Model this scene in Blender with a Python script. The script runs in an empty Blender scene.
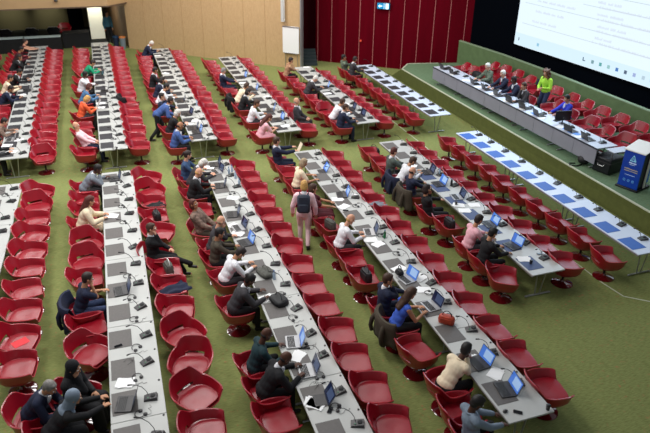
import bpy, math, random
from mathutils import Vector, Matrix
random.seed(7)
PI = math.pi
COL = bpy.context.scene.collection
DATA = {"LAP": [[-0.23, 17.85, "dark"], [2.68, 17.47, "silver"], [2.59, 16.49, "dark"], [2.72, 18.06, "dark"], [-0.36, 11.88, "dark"], [-0.48, 8.46, "dark"], [2.57, 14.62, "dark"], [2.55, 13.07, "blue"], [2.61, 9.14, "blueS"], [2.61, 8.3, "silverD"], [2.58, 7.55, "tabd"], [5.67, 16.62, "bluetab"], [5.78, 14.87, "blue"], [5.62, 12.66, "silver"], [5.48, 10.44, "blueS"], [5.62, 9.38, "silver"], [5.63, 7.53, "blue"], [5.74, 6.79, "blue"], [8.79, 15.57, "dark"], [8.63, 14.71, "blue"], [8.71, 13.78, "silver"], [8.72, 12.12, "blue"], [8.64, 10.98, "blue"], [2.57, 21.49, "dark"], [2.58, 24.74, "dark"], [2.62, 23.08, "dark"], [5.86, 21.56, "blue"], [5.75, 22.74, "blue"], [5.79, 25.53, "blue"], [5.69, 27.57, "blue"], [8.73, 25.04, "blue"], [8.67, 21.93, "dark"], [8.71, 21.09, "dark"], [2.57, 13.85, "silver"], [2.65, 21.09, "blue"], [-0.58, 29.57, "dark"], [-0.2, 27.05, "dark"], [-3.17, 30.49, "dark"], [-2.95, 28.02, "dark"], [-3.4, 22.13, "silver"]], "PAPER": [[-0.43, 8.99], [2.51, 7.54], [2.58, 8.75], [5.41, 14.66], [5.47, 14.19], [5.61, 12.07], [5.97, 14.74], [7.95, 16.19], [8.26, 13.0], [8.94, 13.22], [5.72, 7.61], [5.79, 7.19], [8.58, 10.39], [-3.33, 27.45], [2.4, 32.63], [2.28, 29.15], [2.83, 22.28], [2.51, 22.04], [2.4, 13.99], [2.42, 13.6], [5.77, 20.83], [6.1, 24.37], [5.53, 26.67], [8.97, 29.5], [8.37, 24.13], [8.73, 22.62], [5.62, 10.89], [5.78, 9.96], [5.9, 10.41], [2.32, 10.69], [2.53, 7.49], [2.81, 15.61], [2.45, 17.89], [-0.59, 25.4], [-0.52, 24.86], [-3.44, 21.61], [-3.09, 22.07], [-3.19, 20.99], [-0.38, 15.49], [5.5, 12.31], [8.2, 13.33]], "ITEM": [["bag", 2.88, 11.59], ["bag", 2.6, 10.48], ["handbag", 5.72, 8.79], ["camera_bag", 5.57, 10.68], ["bottle", 5.88, 12.29], ["bottle", 9.01, 15.33], ["flask", 8.96, 14.52], ["bottle", 2.84, 11.35], ["bottle", 3.03, 17.26], ["bottle", 3.15, 17.39], ["bottle", 3.31, 16.87], ["phone", 2.73, 8.93], ["phone", 2.7, 7.28], ["phone", 5.62, 6.27], ["mouse", 5.44, 6.35], ["glasses", 2.67, 7.93], ["cup", 6.13, 6.17], ["phone", 9.07, 10.47], ["phone", -0.5, 10.04], ["glasses", -0.3, 9.56], ["cup", 8.6, 10.16], ["phone", 5.49, 13.95], ["bottle", 3.37, 16.34], ["cup", 8.1, 13.37], ["bottle", 3.15, 24.1]], "HEAD": {"A1": [-3.39, 35.29], "A1b": [-3.7, 33.77], "A2": [-3.67, 32.19], "A3": [-3.39, 29.59], "A4": [-3.74, 28.37], "A5": [-3.62, 26.97], "A6": [-3.36, 22.87], "A7": [-3.39, 20.97], "B1": [-0.51, 30.31], "B2": [-0.84, 27.91], "B3": [-0.71, 26.23], "B4": [-0.81, 24.53], "B5": [-1.03, 21.35], "C1": [2.36, 33.46], "C2": [1.98, 27.74], "C3": [2.11, 26.24], "C4": [2.18, 25.3], "C5": [1.84, 23.77], "C6": [2.36, 22.66], "C7": [2.17, 21.92], "C8": [2.06, 20.41], "D1": [4.75, 26.85], "D2": [5.26, 24.72], "D3": [5.08, 23.61], "D4": [5.06, 22.07], "D5": [5.11, 20.52], "DR": [6.47, 21.72], "E1": [8.03, 27.82], "E2": [8.26, 24.92], "E3": [8.21, 21.55], "E4": [7.98, 20.61], "F1": [10.53, 27.62], "F2": [10.91, 27.16], "b1": [-0.61, 17.75], "b2": [-0.84, 15.46], "b3": [-0.94, 11.73], "b4": [-1.19, 8.97], "b5": [-1.57, 8.75], "b6": [-1.33, 8.08], "c0": [0.48, 13.41], "c1": [1.93, 17.71], "c2": [2.3, 17.25], "c3": [2.04, 16.39], "c4": [1.6, 14.41], "c5": [2.08, 13.37], "c6": [1.94, 12.75], "c7": [2.24, 11.94], "c8": [2.19, 10.77], "c9": [2.05, 8.87], "c10": [2.22, 8.23], "d1": [4.72, 18.04], "d2": [5.02, 16.18], "d4": [4.72, 14.39], "d5": [5.07, 12.55], "d6": [4.82, 9.78], "d7": [5.1, 9.27], "d8": [5.32, 7.51], "d9": [4.74, 6.2], "e1": [7.85, 16.14], "e2": [8.19, 15.53], "e3": [7.73, 14.63], "e4": [7.59, 13.48], "e5": [8.0, 11.55], "e6": [7.95, 10.85], "S1": [14.69, 22.1], "S2": [14.64, 20.92], "S3": [14.55, 20.04], "S4": [14.42, 19.21], "S7": [14.93, 17.41]}, "SEAT": {"navycoat_b3": [-1.3, 11.7], "coatE1": [7.44, 15.13], "coatE2": [7.51, 14.28], "coat_d7": [4.61, 9.16], "coat_D": [4.58, 24.64], "grey_D": [6.8, 14.11], "purple": [7.14, 21.81], "navycloth": [0.76, 11.8], "bagwhite": [0.72, 12.92], "bag_d": [5.22, 11.34], "bag_d5": [5.06, 13.81], "bag_E": [7.82, 12.81], "redfolder": [-2.28, 10.92], "bagB": [-1.09, 17.66], "jacketB": [0.78, 26.05], "blackB": [0.79, 16.26], "black0": [0.78, 15.05]}}
HEAD = DATA['HEAD']; SEATPOS = DATA['SEAT']
V = Vector

# ------------------------------------------------------------------ materials
MATS = {}
def mat(name, col, rough=.6, metal=0, emit=0, var=0, scale=8, bump=0, bscale=60, spec=.5, stretch=None, coat=0):
    if name in MATS: return MATS[name]
    m = bpy.data.materials.new(name); m.use_nodes = True
    nt = m.node_tree; b = nt.nodes['Principled BSDF']
    c = (*col, 1)
    b.inputs['Base Color'].default_value = c
    b.inputs['Roughness'].default_value = rough
    b.inputs['Metallic'].default_value = metal
    b.inputs['Specular IOR Level'].default_value = spec
    b.inputs['Coat Weight'].default_value = coat
    if emit:
        b.inputs['Emission Color'].default_value = c
        b.inputs['Emission Strength'].default_value = emit
    if var or bump:
        tc = nt.nodes.new('ShaderNodeTexCoord'); mp = nt.nodes.new('ShaderNodeMapping')
        nt.links.new(tc.outputs['Object'], mp.inputs['Vector'])
        if stretch: mp.inputs['Scale'].default_value = stretch
    if var:
        n = nt.nodes.new('ShaderNodeTexNoise'); n.inputs['Scale'].default_value = scale; n.inputs['Detail'].default_value = 6
        nt.links.new(mp.outputs[0], n.inputs['Vector'])
        r = nt.nodes.new('ShaderNodeValToRGB')
        r.color_ramp.elements[0].position = .3; r.color_ramp.elements[1].position = .7
        r.color_ramp.elements[0].color = (*[x*(1-var) for x in col], 1)
        r.color_ramp.elements[1].color = (*[min(1, x*(1+var)) for x in col], 1)
        nt.links.new(n.outputs['Fac'], r.inputs['Fac']); nt.links.new(r.outputs['Color'], b.inputs['Base Color'])
    if bump:
        n2 = nt.nodes.new('ShaderNodeTexNoise'); n2.inputs['Scale'].default_value = bscale
        nt.links.new(mp.outputs[0], n2.inputs['Vector'])
        bp = nt.nodes.new('ShaderNodeBump'); bp.inputs['Strength'].default_value = bump; bp.inputs['Distance'].default_value = .01
        nt.links.new(n2.outputs['Fac'], bp.inputs['Height']); nt.links.new(bp.outputs[0], b.inputs['Normal'])
    MATS[name] = m
    return m

def carpet(name, base, dark, fleck):
    m = bpy.data.materials.new(name); m.use_nodes = True
    nt = m.node_tree; b = nt.nodes['Principled BSDF']; b.inputs['Roughness'].default_value = .95
    b.inputs['Specular IOR Level'].default_value = .1
    tc = nt.nodes.new('ShaderNodeTexCoord')
    def noise(s, d, vec=None, detail=4):
        n = nt.nodes.new('ShaderNodeTexNoise'); n.inputs['Scale'].default_value = s; n.inputs['Detail'].default_value = detail
        nt.links.new(vec or tc.outputs['Object'], n.inputs['Vector'])
        r = nt.nodes.new('ShaderNodeValToRGB'); r.color_ramp.elements[0].position = d[0]; r.color_ramp.elements[1].position = d[1]
        nt.links.new(n.outputs['Fac'], r.inputs['Fac']); return r.outputs['Color']
    def mix(f, a, c):
        x = nt.nodes.new('ShaderNodeMix'); x.data_type = 'RGBA'
        nt.links.new(f, x.inputs[0])
        for k, v in ((6, a), (7, c)):
            if isinstance(v, tuple): x.inputs[k].default_value = (*v, 1)
            else: nt.links.new(v, x.inputs[k])
        return x.outputs[2]
    mp = nt.nodes.new('ShaderNodeMapping'); mp.inputs['Scale'].default_value = (4, 26, 10)
    nt.links.new(tc.outputs['Object'], mp.inputs['Vector'])
    c1 = mix(noise(2.2, (.35, .65), mp.outputs[0]), base, dark)
    c2 = mix(noise(11, (.6, .72)), c1, fleck)
    c3 = mix(noise(.5, (.3, .7)), c2, c1)
    nt.links.new(c3, b.inputs['Base Color'])
    n = nt.nodes.new('ShaderNodeTexNoise'); n.inputs['Scale'].default_value = 220
    nt.links.new(tc.outputs['Object'], n.inputs['Vector'])
    bp = nt.nodes.new('ShaderNodeBump'); bp.inputs['Strength'].default_value = .4; bp.inputs['Distance'].default_value = .01
    nt.links.new(n.outputs['Fac'], bp.inputs['Height']); nt.links.new(bp.outputs[0], b.inputs['Normal'])
    MATS[name] = m
    return m

def L(r, g, b):   # sRGB 0-255 -> linear
    f = lambda c: (c/255/12.92) if c/255 <= .04045 else ((c/255+.055)/1.055)**2.4
    return (f(r), f(g), f(b))

M_FLOOR = carpet('green carpet', L(136, 143, 88), L(112, 119, 70), L(170, 108, 80))
M_DAIS = carpet('dais carpet', L(112, 136, 106), L(98, 120, 92), L(120, 122, 80))
M_PIPE_HL = mat('highlit red piping', L(224, 92, 100), .3)  # rim piping, lightened to carry the edge highlight in its colour
M_RED = mat('red leather', L(150, 10, 32), .32, var=.16, scale=3, spec=.6, coat=.2)
M_REDD = mat('dark red seat leather', L(142, 10, 30), .33, var=.12, scale=4)
M_BASE = mat('dark red lacquer', L(92, 14, 20), .12, spec=.8, coat=.6)
M_BLACKM = mat('black metal', L(26, 24, 26), .35, metal=.3)
M_CHROME = mat('grey steel', L(175, 175, 175), .3, metal=.8)
M_TOP = mat('pale grey laminate', L(180, 181, 178), .42, var=.03, scale=3)
M_EDGE = mat('table edge', L(130, 128, 124), .5)
M_MAT = mat('grey desk pad', L(92, 88, 86), .6, var=.08, scale=20)
M_MATD = mat('dark desk pad', L(44, 43, 48), .6, var=.08, scale=20)
M_MATB = mat('blue desk pad', L(48, 100, 184), .6, var=.06, scale=20)
M_MIC = mat('anthracite plastic', L(52, 50, 52), .4)
M_MICG = mat('dark speaker grille', L(28, 28, 30), .7, bump=.6, bscale=200)
M_PAPER = mat('white paper', L(240, 240, 240), .8)
M_SILVER = mat('silver aluminium', L(170, 170, 172), .35, metal=.5)
M_KEY = mat('black keys', L(30, 30, 32), .5)
M_SCRB = mat('blue lit display', L(64, 108, 190), .3, emit=.45)
M_SCRD = mat('dim display', L(24, 34, 62), .15, emit=.2)
M_BLACK = mat('black cloth', L(14, 14, 17), .9, var=.2, scale=5)
M_WHITE = mat('white plastic', L(232, 232, 230), .4)

# ------------------------------------------------------------------ mesh builder
class MB:
    def __init__(s): s.v = []; s.f = []; s.m = []
    def add(s, vs, fs, mi=0, T=None):
        o = len(s.v)
        s.v += [tuple(T @ V(p)) if T is not None else tuple(p) for p in vs]
        s.f += [tuple(i+o for i in f) for f in fs]; s.m += [mi]*len(fs); return s
    def box(s, a, b, mi=0, T=None, bev=0):
        x0, y0, z0 = a; x1, y1, z1 = b
        if bev:
            e = bev; vs = []; fs = []
            lay = [(z0, e), (z0+e, 0), (z1-e, 0), (z1, e)]
            for z, i in lay:
                for (x, y) in ((x0+i, y0+e), (x0+e, y0+i), (x1-e, y0+i), (x1-i, y0+e), (x1-i, y1-e), (x1-e, y1-i), (x0+e, y1-i), (x0+i, y1-e)):
                    vs.append((x, y, z))
            for k in range(3):
                for j in range(8):
                    fs.append((k*8+j, k*8+(j+1) % 8, k*8+8+(j+1) % 8, k*8+8+j))
            fs.append(tuple(range(7, -1, -1))); fs.append(tuple(range(24, 32)))
            return s.add(vs, fs, mi, T)
        vs = [(x, y, z) for z in (z0, z1) for y in (y0, y1) for x in (x0, x1)]
        return s.add(vs, [(0, 2, 3, 1), (4, 5, 7, 6), (0, 1, 5, 4), (2, 6, 7, 3), (0, 4, 6, 2), (1, 3, 7, 5)], mi, T)
    def ell(s, c, r, R=None, mi=0, n=14, m=9):
        c = V(c); vs = []; fs = []
        for i in range(m+1):
            th = PI*i/m
            for j in range(n):
                ph = 2*PI*j/n
                p = V((r[0]*math.sin(th)*math.cos(ph), r[1]*math.sin(th)*math.sin(ph), r[2]*math.cos(th)))
                if R is not None: p = R @ p
                vs.append(c+p)
        for i in range(m):
            for j in range(n):
                a, b = i*n+j, i*n+(j+1) % n
                fs.append((a, a+n, b+n, b))
        return s.add(vs, fs, mi)
    def tube(s, pts, rs, n=8, mi=0, caps=True):
        pts = [V(p) for p in pts]
        if not isinstance(rs, (list, tuple)): rs = [rs]*len(pts)
        vs = []; fs = []; up = None
        for i, p in enumerate(pts):
            d = (pts[min(i+1, len(pts)-1)]-pts[max(i-1, 0)]).normalized()
            if up is None: up = V((0, 0, 1)) if abs(d.z) < .9 else V((1, 0, 0))
            a = d.cross(up).normalized(); b = a.cross(d).normalized(); up = b
            for j in range(n):
                t = 2*PI*j/n; vs.append(p+(a*math.cos(t)+b*math.sin(t))*rs[i])
        for i in range(len(pts)-1):
            for j in range(n):
                fs.append((i*n+j, i*n+(j+1) % n, (i+1)*n+(j+1) % n, (i+1)*n+j))
        if caps: fs.append(tuple(range(n-1, -1, -1))); fs.append(tuple(range((len(pts)-1)*n, len(pts)*n)))
        return s.add(vs, fs, mi)
    def cap(s, p0, r0, p1, r1, n=12, mi=0):
        p0, p1 = V(p0), V(p1); d = (p1-p0); l = d.length or 1e-4; d = d/l
        P = []; R = []
        for k in range(4): t = PI/2*(k+.15)/4; P.append(p0-d*r0*math.cos(t)); R.append(r0*math.sin(t))
        P.append(p0); R.append(r0); P.append(p1); R.append(r1)
        for k in range(3, -1, -1): t = PI/2*(k+.15)/4; P.append(p1+d*r1*math.cos(t)); R.append(r1*math.sin(t))
        return s.tube(P, R, n, mi)
    def lathe(s, prof, n=24, c=(0, 0, 0), mi=0):
        vs = []; fs = []
        for r, z in prof:
            for j in range(n):
                t = 2*PI*j/n; vs.append((c[0]+r*math.cos(t), c[1]+r*math.sin(t), c[2]+z))
        for i in range(len(prof)-1):
            for j in range(n):
                fs.append((i*n+j, i*n+(j+1) % n, (i+1)*n+(j+1) % n, (i+1)*n+j))
        return s.add(vs, fs, mi)
    def prism(s, poly, z0, z1, mi=0):
        n = len(poly)
        vs = [(x, y, z0) for x, y in poly]+[(x, y, z1) for x, y in poly]
        fs = [tuple(range(n-1, -1, -1)), tuple(range(n, 2*n))]+[(i, (i+1) % n, n+(i+1) % n, n+i) for i in range(n)]
        return s.add(vs, fs, mi)
    def mesh(s, name='m', smooth=True, fix=False):
        me = bpy.data.meshes.new(name); me.from_pydata([tuple(v) for v in s.v], [], s.f)
        for p, mi in zip(me.polygons, s.m): p.material_index = mi
        if smooth:
            me.shade_smooth()
            try: me.set_sharp_from_angle(angle=math.radians(42))
            except Exception: pass
        me.update(); return me

def setm(o, *mats):
    me = o.data
    while len(me.materials) < len(mats): me.materials.append(None)
    for i, m in enumerate(mats):
        o.material_slots[i].link = 'OBJECT'; o.material_slots[i].material = m
def obj(name, me, mats, parent=None, loc=(0, 0, 0), rot=(0, 0, 0), label=None):
    if isinstance(me, MB): me = me.mesh(name)
    o = bpy.data.objects.new(name, me); COL.objects.link(o)
    o.location = loc; o.rotation_euler = rot
    if parent is not None: o.parent = parent
    setm(o, *(mats if isinstance(mats, (list, tuple)) else [mats]))
    if label: o['label'] = label
    return o
def tag(o, label, cat, group=None, kind=None):
    if label: o['label'] = label
    if cat: o['category'] = cat
    if group: o['group'] = group
    if kind: o['kind'] = kind
    return o
def thing(name, label, cat, loc=(0, 0, 0), rz=0, group=None):
    o = bpy.data.objects.new(name, None); COL.objects.link(o); o.empty_display_size = .1
    o.location = loc; o.rotation_euler = (0, 0, rz)
    return tag(o, label, cat, group)
def struct(name, mb, m, label=None):
    o = obj(name, mb, m); o['kind'] = 'structure'
    if label: o['label'] = label
    return o
def copy_tree(o, parent=None):
    c = o.copy(); COL.objects.link(c)
    if parent is not None: c.parent = parent
    for ch in list(o.children): copy_tree(ch, c)
    return c
PROTO = {}
def place(kind, maker, loc, rz, label, group=None, cat=None):
    if kind not in PROTO:
        PROTO[kind] = maker(); o = PROTO[kind]
    else: o = copy_tree(PROTO[kind])
    o.location = loc; o.rotation_euler = (0, 0, rz)
    o['label'] = label
    if group: o['group'] = group
    elif 'group' in o: del o['group']
    return o
ORD = ['first','second','third','fourth','fifth','sixth','seventh','eighth','ninth','tenth','eleventh','twelfth','thirteenth','fourteenth','fifteenth','sixteenth','seventeenth','eighteenth','nineteenth','twentieth','twenty-first']

# ------------------------------------------------------------------ camera
cd = bpy.data.cameras.new('camera'); cam = bpy.data.objects.new('camera', cd); COL.objects.link(cam)
RX, RY, RZ = [[0.9454718, -0.1398037, 0.2941734], [-0.3254372, -0.4420413, 0.8358769], [0.0131781, -0.886033, -0.4634349]]
right = V((RX[0], RY[0], RZ[0])); down = V((RX[1], RY[1], RZ[1])); fwd = V((RX[2], RY[2], RZ[2]))
Mx = Matrix((right, -down, -fwd)).transposed().to_4x4(); Mx.translation = V((0, 0, 8.4))
cam.matrix_world = Mx
cd.sensor_width = 36; cd.lens = 634.41/650*36; cd.clip_end = 200
cd.dof.use_dof = True; cd.dof.focus_distance = 15.0; cd.dof.aperture_fstop = 1.0
bpy.context.scene.camera = cam
def seen(x, y, z, m=12):      # would a point stand inside the photographed part of the hall?
    d = V((x, y, z-8.4)); c = (d.dot(right), d.dot(down), d.dot(fwd))
    if c[2] <= 0: return False
    px, py = 325+634.4*c[0]/c[2], 216.5+634.4*c[1]/c[2]
    return -m < px < 650+m and -m < py < 433+m
# ------------------------------------------------------------------ the hall
mb = MB(); mb.box((-16, -3, -.1), (20, 50, 0)); struct('floor', mb, M_FLOOR, 'flecked green carpet of the hall')

def wood_wall():
    m = bpy.data.materials.new('pale wood wall'); m.use_nodes = True
    nt = m.node_tree; b = nt.nodes['Principled BSDF']; b.inputs['Roughness'].default_value = .6
    tc = nt.nodes.new('ShaderNodeTexCoord')
    def nz(sc, scale, p):
        mp = nt.nodes.new('ShaderNodeMapping'); mp.inputs['Scale'].default_value = sc
        nt.links.new(tc.outputs['Object'], mp.inputs['Vector'])
        n = nt.nodes.new('ShaderNodeTexNoise'); n.inputs['Scale'].default_value = scale; n.inputs['Detail'].default_value = 5
        nt.links.new(mp.outputs[0], n.inputs['Vector'])
        r = nt.nodes.new('ShaderNodeValToRGB'); r.color_ramp.elements[0].position, r.color_ramp.elements[1].position = p
        nt.links.new(n.outputs['Fac'], r.inputs['Fac']); return r.outputs['Color']
    def mx(f, a, c, k=None):
        x = nt.nodes.new('ShaderNodeMix'); x.data_type = 'RGBA'; nt.links.new(f, x.inputs[0])
        for i, v in ((6, a), (7, c)):
            if isinstance(v, tuple): x.inputs[i].default_value = (*v, 1)
            else: nt.links.new(v, x.inputs[i])
        return x.outputs[2]
    c = mx(nz((7, 7, 1.6), 3, (.3, .7)), L(206, 174, 130), L(192, 158, 114))
    c = mx(nz((3, 3, 12), 3, (.62, .8)), c, L(178, 144, 102))
    c = mx(nz((1, 1, 1), 45, (.45, .8)), c, L(172, 138, 98))
    nt.links.new(c, b.inputs['Base Color'])
    return m
M_WOOD = wood_wall()
M_SEAM = mat('wall seam', L(176, 142, 98), .7)
M_RWALL = mat('crimson wall panel', L(92, 2, 18), .85, spec=.05, var=.12, scale=1.2, stretch=(3, 3, .4))
M_RSEAM = mat('pale panel joint', L(190, 120, 116), .7, spec=.1)
M_DARK = mat('near black wall', L(5, 8, 14), .95, spec=.02)
M_GREENW = mat('green fabric wall', L(98, 118, 82), .9, spec=.1, var=.1, scale=4)
M_GREENT = mat('pale green cap', L(140, 160, 130), .6)

# beige wooden wall, running obliquely behind the rows
def wallseg(mb, p, q, z0, z1, th=.2, mi=0):
    p, q = V((*p, 0)), V((*q, 0)); d = (q-p).normalized(); n = V((-d.y, d.x, 0))*th
    P = [p, q, q+n, p+n]
    mb.prism([(a.x, a.y) for a in P], z0, z1, mi)
mb = MB(); A, B = (1.44, 38.07), (9.42, 30.92)
wallseg(mb, A, B, 0, 9)
w = struct('wall_back', mb, M_WOOD, 'pale wood panelled wall with fine vertical grain')
mb = MB(); d = (V(B)-V(A)).normalized(); nrm = V((-d.y, d.x))
for k in range(1, 9):
    p = V(A)+d*(k*1.25)
    if (p-V(A)).length < (V(B)-V(A)).length-.3:
        q = p+d*.02; wallseg(mb, p-nrm*.008, q-nrm*.008, 0, 9, .01)
obj('wall_joint', mb, M_SEAM, w)
mb = MB(); wallseg(mb, V(B)-nrm*.02, V(B)+d*.07-nrm*.02, 0, 9, .26)
struct('trim_1', mb, mat('steel trim', L(150, 152, 156), .35, metal=.4), 'grey steel corner trim at the end of the wood wall')
# small wall unit light tube hanging on the wood wall and the flip sheet
def on_back(t, off=.0): return V(A)+d*t-nrm*off
tB = (V((8.58, 31.0))-V(A)).dot(d)
mb = MB(); p = on_back(tB-.2, .14)
rz = math.atan2(d.y, d.x)
T = Matrix.Translation((p.x, p.y, 0)) @ Matrix.Rotation(rz, 4, 'Z')
t = thing('wall_column_speaker', 'slim white column speaker hung high on the wood wall', 'speaker', (p.x, p.y, 2.32), rz)
mb = MB(); mb.box((-.09, -.06, 0), (.09, .08, 2.4), bev=.02); obj('speaker_body', mb, M_WHITE, t)
mb = MB(); mb.box((-.06, -.075, .08), (.06, -.058, 2.3)); obj('speaker_grille', mb, mat('light grille', L(196, 198, 196), .7, bump=.4, bscale=150), t)
p = on_back((V((8.93, 30.9))-V(A)).dot(d)-.12, .1)
t = thing('flip_chart', 'white flip chart sheet standing against the wood wall', 'flip chart', (p.x, p.y, 0), rz)
mb = MB(); mb.box((-.45, -.012, .80), (.45, .012, 2.08)); obj('paper_pad', mb, M_PAPER, t)
mb = MB(); mb.box((-.46, -.03, 2.06), (.46, .03, 2.12), bev=.01); obj('top_rail', mb, M_CHROME, t)
mb = MB(); mb.box((-.36, -.05, .78), (.36, 0, .81)); obj('pen_tray', mb, M_CHROME, t)
for sx in (-.3, .3): 
    mb = MB(); mb.tube([(sx*.8, .03, 2.1), (sx*1.2, .06 if sx > 0 else .06, 0.0)], .014); obj('leg', mb, M_CHROME, t)

# crimson wall
R0, R1 = V((10.75, 32.43)), V((17.02, 27.38))
mb = MB(); wallseg(mb, R0, R1, 0, 9)
w = struct('wall_red', mb, M_RWALL, 'deep crimson panelled wall')
dr = (R1-R0).normalized(); nr = V((-dr.y, dr.x))
Lr = (R1-R0).length; k = 0; s = .1
while s < Lr-.1:
    mb = MB(); p = R0+dr*s-nr*.012; wallseg(mb, p, p+dr*.024, 0, 9, .015)
    obj('panel_joint', mb, M_RSEAM, w); s += .76
# dark passage with steps between the two walls
mb = MB(); wallseg(mb, V((9.3, 33.9)), V((11.6, 32.9)), 0, 9); struct('wall_passage', mb, mat('shaded crimson wall', L(58, 4, 14), .9, spec=.05), 'crimson end wall of the passage with shade painted in')  # red wall colour darkened, the passage shade is in the colour
mb = MB(); wallseg(mb, (9.36, 31.1), (9.5, 37.2), 0, 9, .1); struct('wall_passage_side', mb, M_DARK)
st = thing('staircase', 'dark carpeted steps in the gap between wood and red walls', 'stairs', (10.0, 31.45, 0), -.2)
for i in range(5):
    mb = MB(); mb.box((-.38, i*.22, 0), (.5, (i+1)*.22+.01, .13*(i+1)), bev=.01); obj('step', mb, mat('dark step', L(44, 56, 58), .8), st)
# exit sign
p = R0+dr*((V((13.3, 30.3))-R0).dot(dr)+.3)-nr*.08
es = thing('exit_sign', 'lit blue exit sign with a white arrow on the red wall', 'exit sign', (p.x, p.y, 3.08), math.atan2(dr.y, dr.x))
mb = MB(); mb.box((-.34, -.04, -.16), (.34, .06, .17), bev=.015); obj('sign_box', mb, mat('sign housing', L(20, 40, 66), .5), es)
mb = MB(); mb.box((-.31, -.052, -.13), (.31, -.041, .14)); obj('sign_face', mb, mat('cyan sign', L(20, 130, 180), .4, emit=.5), es)
mb = MB(); mb.add([(-.27, -.056, 0), (-.17, -.056, .08), (-.17, -.056, .025), (-.05, -.056, .025), (-.05, -.056, -.025), (-.17, -.056, -.025), (-.17, -.056, -.08)], [(0, 6, 5, 4, 3, 2, 1)])
obj('arrow', mb, mat('sign white', L(215, 240, 255), .4, emit=.7), es)
mb = MB(); mb.box((.12, -.057, -.13), (.27, -.053, .14)); mb.box((.03, -.057, -.13), (.05, -.053, .14)); obj('door_pictogram', mb, MATS['sign white'], es)
p = R0+dr*((V((12.35, 31.1))-R0).dot(dr)+.42)-nr*.04
hl = obj('wall_lamp', MB().lathe([(0, 0), (.05, .01), (.06, .04), (.05, .07), (0, .08)], 12), mat('amber lamp', L(200, 70, 50), .4, emit=.4), None, (p.x, p.y, 1.28), (PI/2, 0, math.atan2(dr.y, dr.x)))
tag(hl, 'small round red lamp low on the crimson wall', 'lamp')

# left recess under the balcony
mb = MB(); mb.prism([(-16, 37.4), (.57, 37.01), (1.98, 38.33), (1.98, 46), (-16, 46)], 2.5, 3.3)
struct('ceiling', mb, mat('balcony wood', L(188, 154, 112), .6, var=.06, scale=1.5), 'balcony front and soffit over the recess')
mb = MB(); mb.prism([(-16, 37.36), (.58, 36.97), (2.02, 38.3), (1.9, 38.4), (.55, 37.1), (-16, 37.5)], 2.47, 2.53)
struct('trim_2', mb, mat('balcony edge', L(98, 78, 62), .6), 'dark lower edge of the balcony')
mb = MB(); mb.box((-16, 45, 0), (3, 45.2, 9)); struct('wall_far', mb, mat('olive wall', L(86, 82, 58), .8), 'olive wall of the recess with two pools of light')
mb = MB(); wallseg(mb, (1.44, 38.07), (.35, 45), 0, 9, -.15); struct('wall_recess', mb, mat('brown wood', L(132, 104, 76), .6, var=.08, scale=2), 'brown side wall of the recess')
mb = MB(); mb.lathe([(0, 0), (.08, .0), (.1, .06), (.07, .12), (0, .13)], 14)
o = obj('ceiling_dome', mb, mat('dome grey', L(70, 66, 66), .2), None, (-1.95, 36.9, 2.85)); tag(o, 'small dark dome camera on the balcony front', 'camera')
mb = MB(); mb.box((-16, 39.9, 0), (1.1, 45, .004)); struct('floor_recess_shade', mb, mat('shade-darkened carpet', L(26, 30, 28), .95), 'recess floor with the balcony shade painted in')  # dark sheet stands in for the balcony's shadow on the carpet
mb = MB(); mb.box((-.55, 41.1, 0), (.25, 41.25, 2.5))
o = obj('door_1', mb, mat('door with painted glow', L(244, 242, 222), .7, emit=.25)); o['kind'] = 'structure'; o['label'] = 'pale doorway panel in the recess with painted glow'  # emission stands in for the strong light falling on this panel
mb = MB(); mb.box((-1.75, 43.2, 0), (-.9, 43.5, 2.5)); o = struct('wall_pier', mb, M_DARK)
def draped(name, label, x0, y0, x1, y1, h, strip, rz=0):
    t = thing(name, label, 'table', ((x0+x1)/2, (y0+y1)/2, 0), rz)
    w, dd = (x1-x0)/2, (y1-y0)/2
    mb = MB(); n = 60; vs = []; fs = []
    per = []
    for i in range(n):
        s_ = i/n*4; q = int(s_); f = s_-q
        c = [(-w, -dd), (w, -dd), (w, dd), (-w, dd)]
        a, b = c[q], c[(q+1) % 4]; per.append((a[0]+(b[0]-a[0])*f, a[1]+(b[1]-a[1])*f))
    for i, (x, y) in enumerate(per):
        k = 1+.02*math.sin(i*2.3)
        vs += [(x, y, h), (x*k, y*k, 0.01)]
    for i in range(n): fs.append((2*i, 2*i+1, 2*((i+1) % n)+1, 2*((i+1) % n)))
    fs.append(tuple(range(0, 2*n, 2)))
    mb.add(vs, fs); obj('cloth', mb, M_BLACK, t)
    if strip:
        mb = MB(); mb.box((-w, -dd+.02, h+.002), (w, dd-.1, h+.014)); obj('table_top', mb, mat('white strip', L(196, 214, 214), .4), t)
    return t
draped('draped_table', 'long table with black skirt and pale top in the back left recess', -7.6, 38.45, -4.05, 39.15, .76, 1)
draped('draped_table', 'black skirted table with pale top behind the leftmost row', -4.0, 38.38, -2.12, 39.08, .76, 1)
draped('draped_table', 'bare black skirted table between the pale topped table and the door', -2.05, 38.95, -.62, 39.9, .8, 0)
# bins, man later
for x, y, c, lab in ((.77, 38.3, L(24, 34, 58), 'dark blue waste bin against the brown recess wall'), (1.12, 38.1, L(110, 122, 130), 'grey waste bin with an orange rim at the wall corner')):
    t = thing('waste_bin', lab, 'bin', (x, y, 0))
    obj('bin_body', MB().lathe([(0, 0), (.14, 0), (.17, .62), (.15, .62), (.13, .03), (0, .03)], 20), mat('bin'+lab[:6], c, .5), t)
    obj('rim', MB().lathe([(.175, .6), (.18, .66), (.15, .66), (.15, .6)], 20), mat('rim'+lab[:6], L(220, 130, 60) if 'orange' in lab else L(30, 60, 90), .5), t)

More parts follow.
